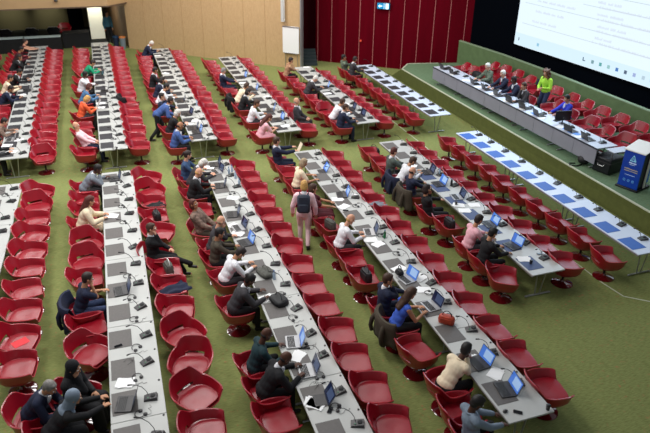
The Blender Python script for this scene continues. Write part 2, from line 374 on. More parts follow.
# ------------------------------------------------------------------ dais
H_D = .65
top = [(13.4, 4), (13.35, 27.25), (14.06, 28.1), (16.55, 27.6), (20, 25), (20, 4)]
bot = [(13.42, 4), (13.45, 28.5), (14.2, 29.2), (16.6, 27.7), (20, 25), (20, 4)]
mb = MB(); n = len(top)
mb.add([(x, y, 0) for x, y in bot]+[(x, y, H_D) for x, y in top], [tuple(range(n, 2*n))[::1]]+[((i+1) % n, i, n+i, n+(i+1) % n) for i in range(n)])
o = obj('dais', mb.mesh('dais', smooth=False), [M_DAIS, mat('dais face', L(96, 102, 50), .95, var=.1, scale=6)])
o.data.flip_normals()
for p in o.data.polygons: p.material_index = 0 if abs(p.normal.z) > .9 else 1
o['kind'] = 'structure'; o['label'] = 'raised green carpeted dais'
mb = MB(); pts = [(13.4, 4), (13.35, 27.25), (14.06, 28.1), (15.6, 27.8)]
for a, b in zip(pts[:-1], pts[1:]): wallseg(mb, a, b, H_D-.02, H_D+.012, -.06)
struct('trim_3', mb, mat('pale edge strip', L(196, 200, 176), .6), 'pale strip along the dais edge')
GW = [(16.5, 27.55), (16.93, 24.5), (17.1, 21.8), (17.22, 15.9), (17.35, 9), (17.4, 4)]
mb = MB()
for a, b in zip(GW[:-1], GW[1:]): wallseg(mb, a, b, H_D, 1.72, .12)
struct('wall_dais', mb, M_GREENW, 'low green wall behind the dais chairs')
mb = MB()
for a, b in zip(GW[:-1], GW[1:]): wallseg(mb, a, b, 1.72, 1.75, .14)
struct('trim_4', mb, M_GREENT, 'pale cap of the low green wall')
# black stage wall and the screen
S0, S1 = V((17.18, 24.04)), V((17.75, 16.69)); ds = (S1-S0).normalized(); ns = V((-ds.y, ds.x))  # ns points +x
mb = MB(); a = S0-ds*3.5+ns*.1; b = S1+ds*13+ns*.1; wallseg(mb, a, b, 0, 9, .2); struct('wall_stage', mb, M_DARK, 'black stage wall around the screen')
W, Hs, zb = 11.5, 6.4, 2.3
# local frame: x along ds, y = out of wall toward hall (-ns), z up
ang = math.atan2(ds.y, ds.x)
sc = thing('projection_screen', 'huge bright white projection screen showing a table of faint text', 'screen', (S0.x, S0.y, zb), ang)
def sbox(name, rects, m, dep, parent=sc):
    mb = MB()
    for x0, z0, x1, z1 in rects: mb.add([(x0, -dep, z0), (x1, -dep, z0), (x1, -dep, z1), (x0, -dep, z1)], [(0, 1, 2, 3)])
    return obj(name, mb.mesh(name, smooth=False), m, parent)
mb = MB(); mb.box((-.03, 0, -.03), (W, .06, Hs)); obj('screen_frame', mb, M_DARK, sc)
def emis(name, col, s):
    m = bpy.data.materials.new(name); m.use_nodes = True; nt = m.node_tree; nt.nodes.clear()
    e = nt.nodes.new('ShaderNodeEmission'); e.inputs[0].default_value = (*col, 1); e.inputs[1].default_value = s
    o = nt.nodes.new('ShaderNodeOutputMaterial'); nt.links.new(e.outputs[0], o.inputs[0]); return m
ES = .88
face = sbox('screen_face', [(0, 0, W, Hs)], emis('screen light', L(228, 244, 255), ES*1.06), .01)
rows = [.95+.42*i for i in range(13)]
sbox('table_rules', [(3.6 if i % 2 else .35, z, W-.2, z+.022) for i, z in enumerate(rows)], emis('rule grey', L(200, 216, 222), ES), .014, face)
tr = []
random.seed(3)
for i, z in enumerate(rows):
    for x0, n_ in ((.9, 3+i % 3), (4.3, 2+i % 2)):
        x = x0+random.random()*.2
        for w_ in range(n_):
            wl = .18+random.random()*.4; s_ = x
            while s_ < x+wl:
                h_ = .05+random.random()*.05
                tr.append((s_, z+.15, s_+.03, z+.15+h_)); s_ += .048
            x += wl+.1
    if i in (0, 1, 2, 3):
        x = 4.4
        while x < 7.2:
            if random.random() < .85: h_ = .05+random.random()*.05; tr.append((x, z-.02, x+.03, z-.02+h_))
            x += .05
sbox('text_lines', tr, emis('text grey', L(212, 222, 236), ES), .015, face)
sbox('task_bar', [(.02, .02, W-.02, .52)], emis('bar blue', L(218, 242, 255), ES), .013, face)
ic = [(.25, (70, 90, 110)), (1.45, (120, 190, 225)), (4.1, (30, 60, 90)), (4.55, (90, 140, 150)), (4.95, (60, 150, 150)), (5.35, (130, 190, 190)), (5.75, (30, 90, 180)), (6.15, (40, 60, 90)), (6.55, (140, 160, 220)), (6.95, (170, 200, 220)), (7.3, (180, 200, 225)), (7.75, (210, 60, 60)), (8.2, (60, 140, 190))]
for x, c in ic:
    r = [(x, .2, x+.05, .34), (x, .2, x+.14, .24)] if c == (30, 60, 90) else ([(x, .2, x+.13, .33)] if c[0] != 70 else [(x, .2, x+.06, .34)])
    sbox('task_icon', r, emis('icon', L(*[v*.72+62 for v in c]), ES), .016, face)

# white floor tape
mb = MB(); pts = [(10.62, 23.65), (10.6, 21.08), (10.5, 14.98), (10.5, 13.37), (10.56, 9.84), (10.64, 9.25), (11.3, 8.7), (12.6, 8.1)]
for a, b in zip(pts[:-1], pts[1:]): wallseg(mb, a, b, 0.001, .006, .035)
o = obj('floor_tape', mb, mat('pale tape', L(186, 190, 164), .6)); tag(o, 'pale tape line running along the carpet beside the fifth row', 'tape')

# ------------------------------------------------------------------ chair
def chair_meshes():
    N = 48; rows = []
    def prof(a):
        aa = abs(a) if a <= PI else 2*PI-a        # 0 = front, PI = back
        deg = math.degrees(aa)
        if deg < 33: zt = .445
        elif deg < 47: t = (deg-33)/14; t = t*t*(3-2*t); zt = .445+.175*t
        elif deg < 122: zt = .62+.03*(deg-47)/75
        else: t = min(1, (deg-122)/30); t = t*t*(3-2*t); zt = .65+.18*t
        return zt
    n = 2.7
    def pos(a, s):
        c, q = math.cos(a), math.sin(a)
        n = 2.7 if c < 0 else 2.7+2.2*c
        r = (abs(c)**n+abs(q)**n)**(-1/n)
        x = (.33 if c > 0 else .355)*r*c*s; y = .385*r*q*s*(1-.06*max(0, c))
        return x, y
    vs = []; fs = []; K = 11
    for j in range(N):
        a = 2*PI*j/N; zt = prof(a); back = max(0, -math.cos(a)); lean = .05*back*max(0, (zt-.6)/.25)
        ths = .10 if zt > .5 else .06
        w_ = zt > .5; up = max(0, (zt-.45)/.38)
        lv = [(.12, .30), (.46, .312), (.76, .35), (.87, .42), (.90+.01*w_, min(.495, zt-.02)), (.94 if w_ else .905, min(.55, zt-.012)), (.985+.045*up if w_ else .91, zt-.012), (.97+.045*up if w_ else .89, zt), (.925+.045*up if w_ else .86, zt-.006), (.86 if w_ else .84, min(.55, zt-.03)), (.80, min(.475, zt-.02)), (.4, .437)]
        for s_, z in lv:
            x, y = pos(a, s_); f = max(0, (z-.5)/.35); x -= .07*back*f
            vs.append((x, y, z))
        K = len(lv)
    gap = lambda j: abs(j-N/2+.5) < 4.2
    for j in range(N):
        j2 = (j+1) % N
        for k in range(K-1):
            if gap(j) and (k == 4 or k == 9): continue
            fs.append((j*K+k, j2*K+k, j2*K+k+1, j*K+k+1))
    # close window edges
    js = [j for j in range(N) if gap(j)]
    for j in js:
        j2 = j+1
        fs.append((j*K+5, j2*K+5, j2*K+9, j*K+9)); fs.append((j*K+4, j*K+10, j2*K+10, j2*K+4))
    for j, fl in ((js[0], 0), (js[-1]+1, 1)):
        q = (j*K+4, j*K+5, j*K+9, j*K+10); fs.append(q if fl else q[::-1])
    fs.append(tuple(j*K for j in range(N-1, -1, -1))); fs.append(tuple(j*K+K-1 for j in range(N)))
    mb = MB(); mb.add(vs, fs); shell = mb.mesh('tub shell'); shell.shade_smooth()
    for pp in shell.polygons:
        ks = [q % K for q in pp.vertices]
        if len(ks) == 4 and min(ks) == 6 and max(ks) in (7,): pp.material_index = 1
    # cushion
    mb = MB(); vs = []; fs = []; lv = [(.72, .43), (.81, .445), (.82, .47), (.78, .49), (.6, .496), (.3, .49), (.02, .488)]
    M = 32
    for s_, z in lv:
        for j in range(M):
            x, y = pos(2*PI*j/M, s_); vs.append((x*.98+.02, y*.95, z-.005+.02*max(0, x)))
    for k in range(len(lv)-1):
        for j in range(M): fs.append((k*M+j, k*M+(j+1) % M, (k+1)*M+(j+1) % M, (k+1)*M+j))
    mb.add(vs, fs); cush = mb.mesh('seat cushion'); cush.shade_smooth()
    pole = MB().lathe([(.028, .03), (.028, .26), (.06, .29), (.09, .31), (.0, .312)], 16).mesh('pole')
    base = MB().lathe([(0, 0), (.235, 0), (.24, .008), (.22, .018), (.12, .035), (.05, .06), (.034, .09), (.03, .1), (0, .1)], 32).mesh('base disc')
    return shell, cush, pole, base
CM = chair_meshes()
def make_chair():
    t = thing('tub_chair', '', 'chair'); t.scale = (1.06, 1.06, 1.03)
    obj('tub_shell', CM[0], [M_RED, M_PIPE_HL], t); obj('seat_cushion', CM[1], M_REDD, t)
    obj('pole', CM[2], M_BLACKM, t); obj('pedestal_base', CM[3], M_BASE, t)
    return t
def chair(x, y, rz, label, z=0, group=None): return place('chair', make_chair, (x, y, z), rz, label, group)

# ------------------------------------------------------------------ desk tables
ROWX = dict(A=-3.55, B=-.55, C=2.37, D=5.35, E=8.35, F=11.3)
RN = dict(A='leftmost', B='second', C='third', D='fourth', E='fifth', F='sixth')
BLK = dict(n='front', f='back')
TW = .87
SHEAR = {('A', 'n'): -.03, ('B', 'n'): -.016, ('C', 'n'): -.004}
def xo(r, b, y): return ROWX[r]+SHEAR.get((r, b), 0)*(18.4-y)
def leg_mb():
    mb = MB()
    mb.tube([(.1, 0, .025), (.74, 0, .025)], .022); mb.tube([(.34, 0, .03), (.3, 0, .7)], .017); mb.tube([(.46, 0, .03), (.55, 0, .7)], .017)
    mb.box((.24, -.03, .69), (.62, .03, .71)); mb.ell((.1, 0, .02), (.03, .03, .02)); mb.ell((.74, 0, .02), (.03, .03, .02))
    return mb
LEGM = leg_mb().mesh('leg'); TTOP = {}
def table(x, y0, y1, label, tint=M_TOP, rz=0):
    t = thing('folding_table', label, 'table', (x, y0, 0), rz); ln = y1-y0
    k = round(ln, 3)
    if k not in TTOP:
        mb = MB(); mb.box((0, .004, .715), (TW, ln-.004, .745), bev=.004)
        m2 = MB(); m2.box((.03, .05, .66), (.055, ln-.05, .714)); m2.box((TW-.055, .05, .66), (TW-.03, ln-.05, .714))
        TTOP[k] = (mb.mesh('tabletop'), m2.mesh('rail'))
    obj('tabletop', TTOP[k][0], tint, t); obj('apron_rail', TTOP[k][1], M_EDGE, t)
    for yy in (.22, ln-.22): obj('leg', LEGM, M_CHROME, t, (0, yy, 0))
    return t
M_TOP_BLUELIT = mat('screen-lit grey laminate', L(206, 216, 234), .4, var=.03, scale=3)  # grey laminate with the screen's bluish light mixed into the colour
TABS = {  # row, block: (y from cross aisle, y far from it)
 ('A', 'n'): (18.4, 8.1), ('B', 'n'): (18.42, 5.5), ('C', 'n'): (18.4, 5.5), ('D', 'n'): (18.37, 6.1), ('E', 'n'): (18.35, 9.72), ('F', 'n'): (18.4, 9.72),
 ('A', 'f'): (20.4, 36.4), ('B', 'f'): (20.27, 36.5), ('C', 'f'): (20.28, 34.2), ('D', 'f'): (20.28, 31.5), ('E', 'f'): (20.3, 28.6), ('F', 'f'): (20.3, 28.1)}
for (r, b), (ya, yb) in TABS.items():
    n = round(abs(ya-yb)/2.58); x = ROWX[r]; st = (yb-ya)/n
    for i in range(n):
        lo, hi = sorted((ya+st*i, ya+st*(i+1)))
        if not any(seen(x+TW*q, lo+(hi-lo)*w_, .74, 0) for q in (0, 1) for w_ in (0, .25, .5, .75, 1)): continue
        table(xo(r, b, lo), lo, hi, f'pale grey folding table, {ORD[i]} from the cross aisle in the {RN[r]} {BLK[b]} row', M_TOP_BLUELIT if r in 'F' else M_TOP, math.atan(SHEAR.get((r, b), 0)))
def slots(r, b):
    ya, yb = TABS[(r, b)]; s = 1 if yb > ya else -1; n = int(abs(ya-yb)/.86+.12)
    return [(i, ya+s*(.43+.86*i)) for i in range(n)]

# microphones
def mic_parts():
    b = MB(); vs = []
    prof = [(-.09, 0), (.09, 0), (.075, .05), (-.05, .03), (-.09, .012)]
    n = len(prof); w = .065
    for s_ in (-1, 1):
        for x, z in prof: vs.append((x, s_*w*(1 if z < .01 else .85), z))
    b.add(vs, [(0, 1, 2, 3, 4)[::-1], tuple(range(n, 2*n))]+[(i, n+i, n+(i+1) % n, (i+1) % n) for i in range(n)][::1])
    g = MB(); g.ell((.03, 0, .045), (.038, .04, .012), n=12, m=6)
    k = MB(); k.tube([(-.03, .03, .03), (-.05, .035, .10), (-.1, .03, .19), (-.17, .02, .25), (-.22, .01, .27)], .0045, 6)
    h = MB(); h.cap((-.22, .01, .27), .009, (-.265, .005, .275), .011, 8)
    bt = MB(); bt.lathe([(0, 0), (.012, 0), (.012, .008), (0, .009)], 10, (-.035, -.025, .03))
    return [x.mesh() for x in (b, g, k, h, bt)]
MICM = mic_parts()
def make_mic():
    t = thing('desk_microphone', '', 'microphone'); t.scale = (1.25, 1.25, 1.2)
    obj('console_body', MICM[0], M_MIC, t); obj('speaker_grille', MICM[1], M_MICG, t)
    g = obj('gooseneck', MICM[2], M_BLACKM, t); obj('microphone_head', MICM[3], M_BLACKM, g); obj('button', MICM[4], mat('mic button', L(60, 110, 80), .5), t)
    return t
MATM = MB(); MATM.box((-.205, -.27, 0), (.205, .27, .006), bev=.003); MATM = MATM.mesh('desk mat')
def head_parts():
    a = MB(); a.tube([(.075*math.cos(t), .085*math.sin(t), .02+.004*math.sin(3*t)) for t in [PI*.1+i*PI*1.3/12 for i in range(13)]], .007, 6)
    e = MB(); e.lathe([(0, 0), (.034, .0), (.036, .02), (.024, .032), (0, .034)], 14)
    c = MB(); c.tube([(.02, -.1, .006), (.07, -.16, .006), (.13, -.13, .006), (.16, -.06, .006), (.2, -.09, .006), (.24, -.04, .006)], .003, 5)
    return [x.mesh() for x in (a, e, c)]
HPM = head_parts()
def make_headset():
    t = thing('headphones', '', 'headphones')
    obj('headband', HPM[0], M_BLACKM, t); obj('ear_cup', HPM[1], M_MIC, t, (.07, .03, 0)); obj('ear_cup', HPM[1], M_MIC, t, (.03, -.085, 0)); obj('cable', HPM[2], M_BLACKM, t)
    return t
PORTM = MB().lathe([(0, .012), (.017, .012), (.02, 0)], 10).mesh('port')
LAPS = DATA['LAP']; PAPERS = DATA['PAPER']
def near_any(x, y, arr, d=.3): return any(abs(x-a[0]) < d and abs(y-a[1]) < d for a in arr)
random.seed(11)
for (r, b) in TABS:
    x = ROWX[r]; where = f'{RN[r]} {BLK[b]} row'
    for i, y in slots(r, b):
        x = xo(r, b, y)
        if not seen(x+.4, y, .75, 14): continue
        m = M_MATB if (r, b) == ('F', 'n') else (M_MATD if b == 'f' or r in 'EF' else M_MAT)
        if (r, b) == ('E', 'n'): m = mat('blue-lit grey desk pad', L(60, 76, 116), .6)  # grey pad, blue light falling there is put into its colour
        if (r, b) == ('E', 'n') and i < 3: m = M_MAT
        cn = 'blue' if m is M_MATB else ('blue lit grey' if (r, b) == ('E', 'n') and i > 2 else ('charcoal' if m is M_MATD else 'grey'))
        yy = y+random.uniform(-.02, .02)
        o = obj('desk_mat', MATM, m, None, (x+.235+random.uniform(-.01, .015), yy, .7455), (0, 0, random.uniform(-.02, .02)))
        tag(o, f'{cn} desk mat, {ORD[i]} from the cross aisle in the {where}', 'desk mat', 'desk mats on the conference tables')
        mx, my = x+.68+random.uniform(-.03, .02), y+.02+random.uniform(-.1, .1)
        place('mic', make_mic, (mx, my, .7455), random.uniform(-.5, .5), f'dark desk microphone, {ORD[i]} from the cross aisle in the {where}', 'desk microphones')
        if random.random() < (.62 if b == 'n' and r in 'BCD' else .25) and not (r, b) in (('F', 'n'), ('F', 'f')):
            place('hp', make_headset, (x+.47+random.uniform(-.03, .03), y-.36+random.uniform(-.05, .05), .7455), random.uniform(-1.2, 1.2), f'black headphones beside desk mat {ORD[i]} from the cross aisle, {where}', 'headphones lying on the tables')
        if seen(x+.8, y+.3, .75, 0):
            o = obj('table_socket', PORTM, M_BLACKM, None, (x+.825, y+.36, .745)); tag(o, f'small black table socket, {ORD[i]} from the cross aisle in the {where}', 'socket', 'round sockets along the table edges')

# laptops
def lap_parts():
    b = MB(); b.box((-.12, -.165, 0), (.12, .165, .018), bev=.004)
    k = MB()
    for i in range(5):
        for j in range(12): k.box((-.085+i*.024, -.145+j*.0243, .018), (-.065+i*.024, -.125+j*.0243, .0205))
    t = MB(); t.box((-.11, -.045, .018), (-.1+.005, .045, .0195))
    l = MB(); l.box((0, -.165, 0), (.008, .165, .23), bev=.003)
    d_ = MB(); d_.add([(-.001, -.155, .012), (-.001, .155, .012), (-.001, .155, .22), (-.001, -.155, .22)], [(0, 3, 2, 1)])
    w = MB(); w.add([(-.002, -.13, .05), (-.002, .06, .05), (-.002, .06, .2), (-.002, -.13, .2)], [(0, 3, 2, 1)])
    return [q.mesh() for q in (b, k, t, l, d_, w)]
LM = lap_parts()
M_WIN = mat('lit page', L(150, 180, 220), .4, emit=.35); M_WIND = mat('dim page', L(60, 74, 104), .3, emit=.3)
def laptop(x, y, kind, rz, label, z=.7455):
    t = thing('laptop', label, 'laptop', (x, y, z), rz); t.scale = (1.14, 1.14, 1.1)
    silver = kind in ('silver', 'silverD', 'blueS'); bm = M_SILVER if silver else M_MIC
    lit = kind in ('blue', 'blueS', 'bluetab')
    if 'tab' not in kind:
        obj('keyboard_base', LM[0], bm, t); obj('keys', LM[1], M_KEY, t); obj('trackpad', LM[2], M_CHROME if silver else M_MICG, t)
    s = obj('lid', LM[3], bm, t, (.12, 0, .012), (0, .32 if 'tab' not in kind else .5, 0))
    dsp = obj('display', LM[4], M_SCRB if lit else M_SCRD, s); obj('open_page', LM[5], M_WIN if lit else M_WIND, dsp)
    if 'tab' in kind:
        mb = MB(); mb.box((-.06, -.12, 0), (.14, .12, .006), bev=.002); obj('cover_stand', mb, M_MIC, t)
    return t
def row_of(x):
    return min(ROWX, key=lambda r: abs(ROWX[r]+.4-x))
def where_of(x, y):
    r = row_of(x); b = 'n' if y < 19.3 else 'f'
    ya = TABS[(r, b)][0]; i = max(0, round((abs(y-ya)-.43)/.86))
    return r, b, ORD[min(i, 20)]
used = {}
for x, y, kind in LAPS:
    r, b, o_ = where_of(x, y)
    c = {'blue': 'dark laptop with bright blue display', 'blueS': 'silver laptop with bright blue display', 'silver': 'silver laptop with dim display', 'silverD': 'silver laptop with dark display', 'dark': 'open dark grey laptop', 'tabd': 'black tablet propped on its cover', 'bluetab': 'blue lit tablet on a stand'}[kind]
    x = xo(r, b, y)+max(.22, min(.36, x-xo(r, b, y)))
    laptop(x, y, kind, random.uniform(-.25, .2), f'{c}, seat {o_} from the cross aisle, {RN[r]} {BLK[b]} row', .752)

# papers
PAPM = []
for v in range(3):
    mb = MB(); n = 4+v; vs = []; fs = []
    for q in range(2+v):
        T = Matrix.Rotation(random.uniform(-.25, .25), 4, 'Z') @ Matrix.Translation((random.uniform(-.02, .02), random.uniform(-.02, .02), .001+.0016*q))
        mb.box((-.148, -.105, 0), (.148, .105, .0012), T=T)
    PAPM.append(mb.mesh('paper'))
cnt = {}
for x, y in PAPERS:
    r, b, o_ = where_of(x, y); x = max(xo(r, b, y)+.17, min(xo(r, b, y)+.7, x)); y_lo, y_hi = sorted(TABS[(r, b)]); y = max(y_lo+.15, min(y_hi-.15, y))
    k = (r, b, o_); cnt[k] = cnt.get(k, 0)+1
    adj = ['white paper sheets lying', 'second loose pile of white paper', 'further scattered white paper', 'last scattered paper'][min(3, cnt[k]-1)]
    o = obj('paper_stack', PAPM[(hash((round(x*10), round(y*10)))) % 3], M_PAPER, None, (x, y, .7525), (0, 0, random.uniform(-.9, .9)))
    tag(o, f'{adj} at seat {o_} from the cross aisle, {RN[r]} {BLK[b]} row', 'paper', 'loose papers on the tables')
# ------------------------------------------------------------------ people
SK = dict(l=L(214, 160, 132), m=L(168, 116, 86), d=L(84, 54, 42), t=L(190, 138, 106))
def skin(k): return mat('skin '+k, SK[k], .5, spec=.3)
HC_ = dict(black=L(20, 16, 16), brown=L(66, 42, 28), dark=L(38, 27, 24), grey=L(130, 126, 122), white=L(212, 208, 200), blond=L(196, 150, 84), red=L(84, 36, 28), ash=L(160, 140, 112), curly=L(92, 60, 40))
CL = dict(navy=L(22, 30, 56), black=L(18, 18, 22), white=L(228, 228, 232), cream=L(232, 214, 184), pink=L(232, 176, 186), maroon=L(84, 20, 32), green=L(16, 140, 100), teal=L(20, 50, 56), grey=L(120, 128, 138), darkgrey=L(52, 50, 54), denim=L(50, 76, 112), blue=L(58, 92, 190), blazer=L(64, 90, 148), tan=L(168, 128, 98), orange=L(226, 92, 50), greygreen=L(74, 84, 78), patt=L(122, 100, 88), royal=L(40, 60, 190), neon=L(170, 226, 70), steel=L(118, 140, 168), camo=L(96, 108, 92), purple=L(70, 50, 90), khaki=L(70, 62, 50), jeans=L(48, 62, 96), hijabgrey=L(120, 134, 150), lightpink=L(238, 200, 206), redc=L(170, 30, 44), tealshirt=L(60, 110, 130), turq=L(70, 110, 150))
def cloth(k):
    if k in ('patt', 'camo'): return mat('cloth '+k, CL[k], .9, var=.6, scale=16)
    if k == 'blackdot': return mat('dotted black cloth', L(20, 20, 24), .9, var=.9, scale=60)
    return mat('cloth '+k, CL[k], .88, var=.12, scale=7, bump=.25, bscale=9)

def ik(a, t, l1, l2, pole):
    d = t-a; D = d.length; 
    if D > l1+l2-.01: t = a+d*((l1+l2-.01)/D); d = t-a; D = d.length
    u = d/D; x = (l1*l1-l2*l2+D*D)/(2*D); h = math.sqrt(max(0, l1*l1-x*x))
    p = pole-u*pole.dot(u); p.normalize()
    return a+u*x+p*h, t
def skeleton(lean, yaw=0, pitch=.25, hands=((.5, .18, .78), (.5, -.18, .78)), side=0, stand=False, feet=None, hipz=None, hipx=-.08):
    S = {}
    hz = hipz if hipz is not None else (.92 if stand else .555)
    hip = V((0 if stand else hipx, 0, hz)); S['hip'] = hip
    R = Matrix.Rotation(lean, 3, 'Y') @ Matrix.Rotation(side, 3, 'X')
    up = R @ V((0, 0, 1)); fw = R @ V((1, 0, 0)); S['R'] = R
    S['belly'] = hip+up*.15; S['chest'] = hip+up*.33+fw*.01; S['sh'] = hip+up*.44; S['neck'] = hip+up*.50
    Rh = Matrix.Rotation(yaw, 3, 'Z') @ Matrix.Rotation(lean*.45+pitch, 3, 'Y'); S['Rh'] = Rh
    S['head'] = hip+up*.56+Rh @ V((.03, 0, .125))
    S['arms'] = []
    for s, t in zip((1, -1), hands):
        a = S['sh']+R @ V((0, .175*s, -.01))
        if t == 'chin': tg = S['head']+Rh @ V((.1, .03*s, -.14))
        elif t == 'down': tg = a+V((.05, .06*s, -.52))
        elif t == 'lap': tg = hip+V((.3, .1*s, .1))
        else: tg = V(t)
        pole = V((-.35, .55*s, -.8))
        e, w = ik(a, tg, .285, .25, pole); S['arms'].append((a, e, w, s, t))
    S['legs'] = []
    for i, s in enumerate((1, -1)):
        h = hip+V((0, .095*s, -.02))
        an = V(feet[i]) if feet else (V((0.02*s, .1*s, .09)) if stand else V((.36, .12*s, .09)))
        if stand: k, an = ik(h, an, .43, .42, V((1, 0, .1)))
        else: k, an = ik(h, an, .43, .43, V((.6, .1*s, 1)))
        S['legs'].append((h, k, an, s))
    return S
def hand(mb, e, w, s, r=1.0):
    f = (w-e).normalized(); n = V((0, 0, -1)); sd = f.cross(n)
    if sd.length < .2: sd = f.cross(V((0, 1, 0)))
    sd.normalize(); n = sd.cross(f).normalized()
    if n.z > 0: n = -n
    inn = -sd if sd.y*s > 0 else sd              # thumb side, towards the other hand
    R = Matrix((f, sd, n)).transposed()
    mb.ell(w+f*.045, (.052, .042, .018), R, n=10, m=7)
    for k, ln in zip(range(4), (.9, 1.0, .93, .74)):
        b = w+f*.08+inn*(.031-.021*k)
        m1 = b+(f*.88+n*.3).normalized()*.036*ln; m2 = m1+(f*.6+n*.8).normalized()*.034*ln
        mb.cap(b, .0098, m1, .0092, 7); mb.cap(m1, .0092, m2, .008, 7)
    b = w+f*.025+inn*.03; m1 = b+(f*.55+inn*.8).normalized()*.04; m2 = m1+(f*.9+inn*.25+n*.2).normalized()*.03
    mb.cap(b, .013, m1, .0105, 7); mb.cap(m1, .0105, m2, .009, 7)
def body_prims(S, sc=1):
    mb = MB(); R = S['R']; H = S['hip']
    mb.ell(H, (.115, .155, .105), R); mb.ell(S['belly'], (.1, .135, .14), R); mb.ell(S['chest'], (.11, .155, .16), R)
    s0 = R @ V((0, .15, 0)); mb.cap(S['sh']+s0, .055, S['sh']-s0, .055); mb.cap(H, .1, S['chest'], .11)
    Rh = S['Rh']; C = S['head']
    mb.cap(S['neck']-R @ V((0, 0, .06)), .062, C+Rh @ V((-.02, 0, -.06)), .05)
    mb.ell(C+Rh @ V((-.005, 0, .022)), (.096, .076, .105), Rh, n=18, m=12)
    mb.ell(C+Rh @ V((.028, 0, -.052)), (.06, .054, .066), Rh); mb.ell(C+Rh @ V((.072, 0, -.098)), (.02, .022, .017), Rh)
    mb.cap(C+Rh @ V((.09, 0, .018)), .009, C+Rh @ V((.108, 0, -.02)), .0145, 8)
    mb.ell(C+Rh @ V((.085, 0, -.058)), (.012, .026, .012), Rh, n=8, m=6)
    for s in (1, -1): mb.ell(C+Rh @ V((-.005, .08*s, -.005)), (.02, .013, .033), Rh, n=8, m=6)
    for a, e, w, s, t in S['arms']:
        mb.cap(a, .05, e, .038); mb.cap(e, .038, w, .026); hand(mb, e, w, s)
    for h, k, an, s in S['legs']:
        mb.cap(h, .085, k, .058); mb.cap(k, .056, an, .036); mb.cap(an+V((-.02, 0, -.04)), .033, an+V((.14, .01*s, -.055)), .026)
    return mb
def top_prims(S, kind):
    mb = MB(); R = S['R']; H = S['hip']; g = {'jacket': .032, 'shirt': .022, 'loose': .042, 'tee': .02, 'vest': .012}[kind]
    mb.ell(H+R @ V((0, 0, .03)), (.115+g, .158+g, .1+g), R); mb.ell(S['belly'], (.102+g, .138+g, .14+g), R); mb.ell(S['chest'], (.112+g, .158+g, .155+g*.6), R)
    s0 = R @ V((0, .152, 0)); mb.cap(S['sh']+s0, .056+g*.8, S['sh']-s0, .056+g*.8); mb.cap(H, .1+g, S['chest'], .11+g)
    if kind in ('jacket', 'loose'):
        for s in (1, -1): mb.cap(H+R @ V((.02, .07*s, 0)), .11, H+R @ V((.1, .09*s, -.05)), .085)
    for a, e, w, s, t in S['arms']:
        if kind in ('jacket', 'shirt', 'loose'):
            mb.cap(a, .054+g*.7, e, .042+g*.7); mb.cap(e, .042+g*.7, e+(w-e)*.93, .032+g*.5)
        elif kind == 'tee': mb.cap(a, .056+g, a+(e-a)*.72, .048+g)
        else: mb.ell(a, (.05, .04, .05))
    return mb
def trouser_prims(S, kind='trousers'):
    mb = MB(); R = S['R']; H = S['hip']
    mb.ell(H+V((0, 0, -.01)), (.128, .168, .115), R)
    for h, k, an, s in S['legs']:
        if kind == 'robe': mb.cap(h, .115, k, .1); mb.cap(k, .1, an+V((0, 0, .03)), .1)
        elif kind == 'skirt': mb.cap(h, .105, k, .085)
        else: mb.cap(h, .1, k, .07); mb.cap(k, .068, an+V((0, 0, .02)), .054)
    if kind in ('robe', 'skirt'):
        (h1, k1, a1, _), (h2, k2, a2, _) = S['legs']
        mb.cap((h1+h2)/2, .1, (k1+k2)/2, .08)
        if kind == 'robe': mb.cap((k1+k2)/2, .08, (a1+a2)/2+V((0, 0, .04)), .09)
    return mb
def hair_prims(S, style):
    mb = MB(); Rh = S['Rh']; C = S['head']; P = lambda *p: C+Rh @ V(p)
    rnd = random.Random(5)
    if style == 'balding':
        mb.ell(P(-.026, 0, -.014), (.079, .081, .05), Rh)
    elif style == 'hijab':
        mb.ell(P(-.026, 0, .026), (.112, .098, .122), Rh, n=18, m=12); mb.cap(P(-.03, 0, -.03), .09, S['neck']+S['R'] @ V((0, 0, -.02)), .1)
        mb.ell(S['sh']+S['R'] @ V((.02, 0, -.02)), (.135, .17, .1), S['R'])
    else:
        mb.ell(P(-.02, 0, .035), (.1, .087, .106), Rh, n=18, m=12); mb.ell(P(-.045, 0, -.02), (.062, .078, .075), Rh)
        mb.ell(P(.02, 0, .1), (.06, .06, .03), Rh)
        if style == 'long':
            up = S['R'] @ V((0, 0, 1)); bk = S['R'] @ V((-1, 0, 0))
            e = S['neck']-up*.14+bk*.1
            mb.cap(P(-.05, 0, .02), .088, P(-.065, 0, -.12), .084); mb.cap(P(-.07, .03, -.12), .065, e+V((0, .03, 0)), .05); mb.cap(P(-.07, -.03, -.12), .065, e+V((0, -.03, 0)), .05)
        if style == 'bob': mb.ell(P(-.035, 0, -.03), (.085, .098, .115), Rh)
        if style == 'bun': mb.ell(P(-.1, 0, .07), (.045, .045, .042), Rh)
        if style == 'pony': mb.ell(P(-.11, 0, .05), (.03, .03, .03), Rh); mb.cap(P(-.12, 0, .04), .034, P(-.17, .01, -.12), .018)
        if style == 'curly':
            for q in range(46):
                a = rnd.uniform(.6*PI/2, 2*PI-.6*PI/2); z = rnd.uniform(-.2, .12); rr = .1 if z > 0 else .11
                mb.ell(P(rr*math.cos(a)-.02, rr*math.sin(a), z), (.034, .034, .034), Rh, n=8, m=6)
    return mb
def shoe_prims(an, s):
    mb = MB(); mb.cap(an+V((-.03, 0, -.045)), .04, an+V((.12, .01*s, -.055)), .034); mb.cap(an+V((-.015, 0, -.03)), .042, an+V((-.01, 0, 0)), .045)
    return mb
def make_eye():
    m = MB(); m.ell((0, 0, 0), (.0115, .0145, .0105), n=10, m=7); m.ell((.0062, 0, 0), (.007, .0072, .0072), mi=1, n=8, m=6); return m.mesh('eye')
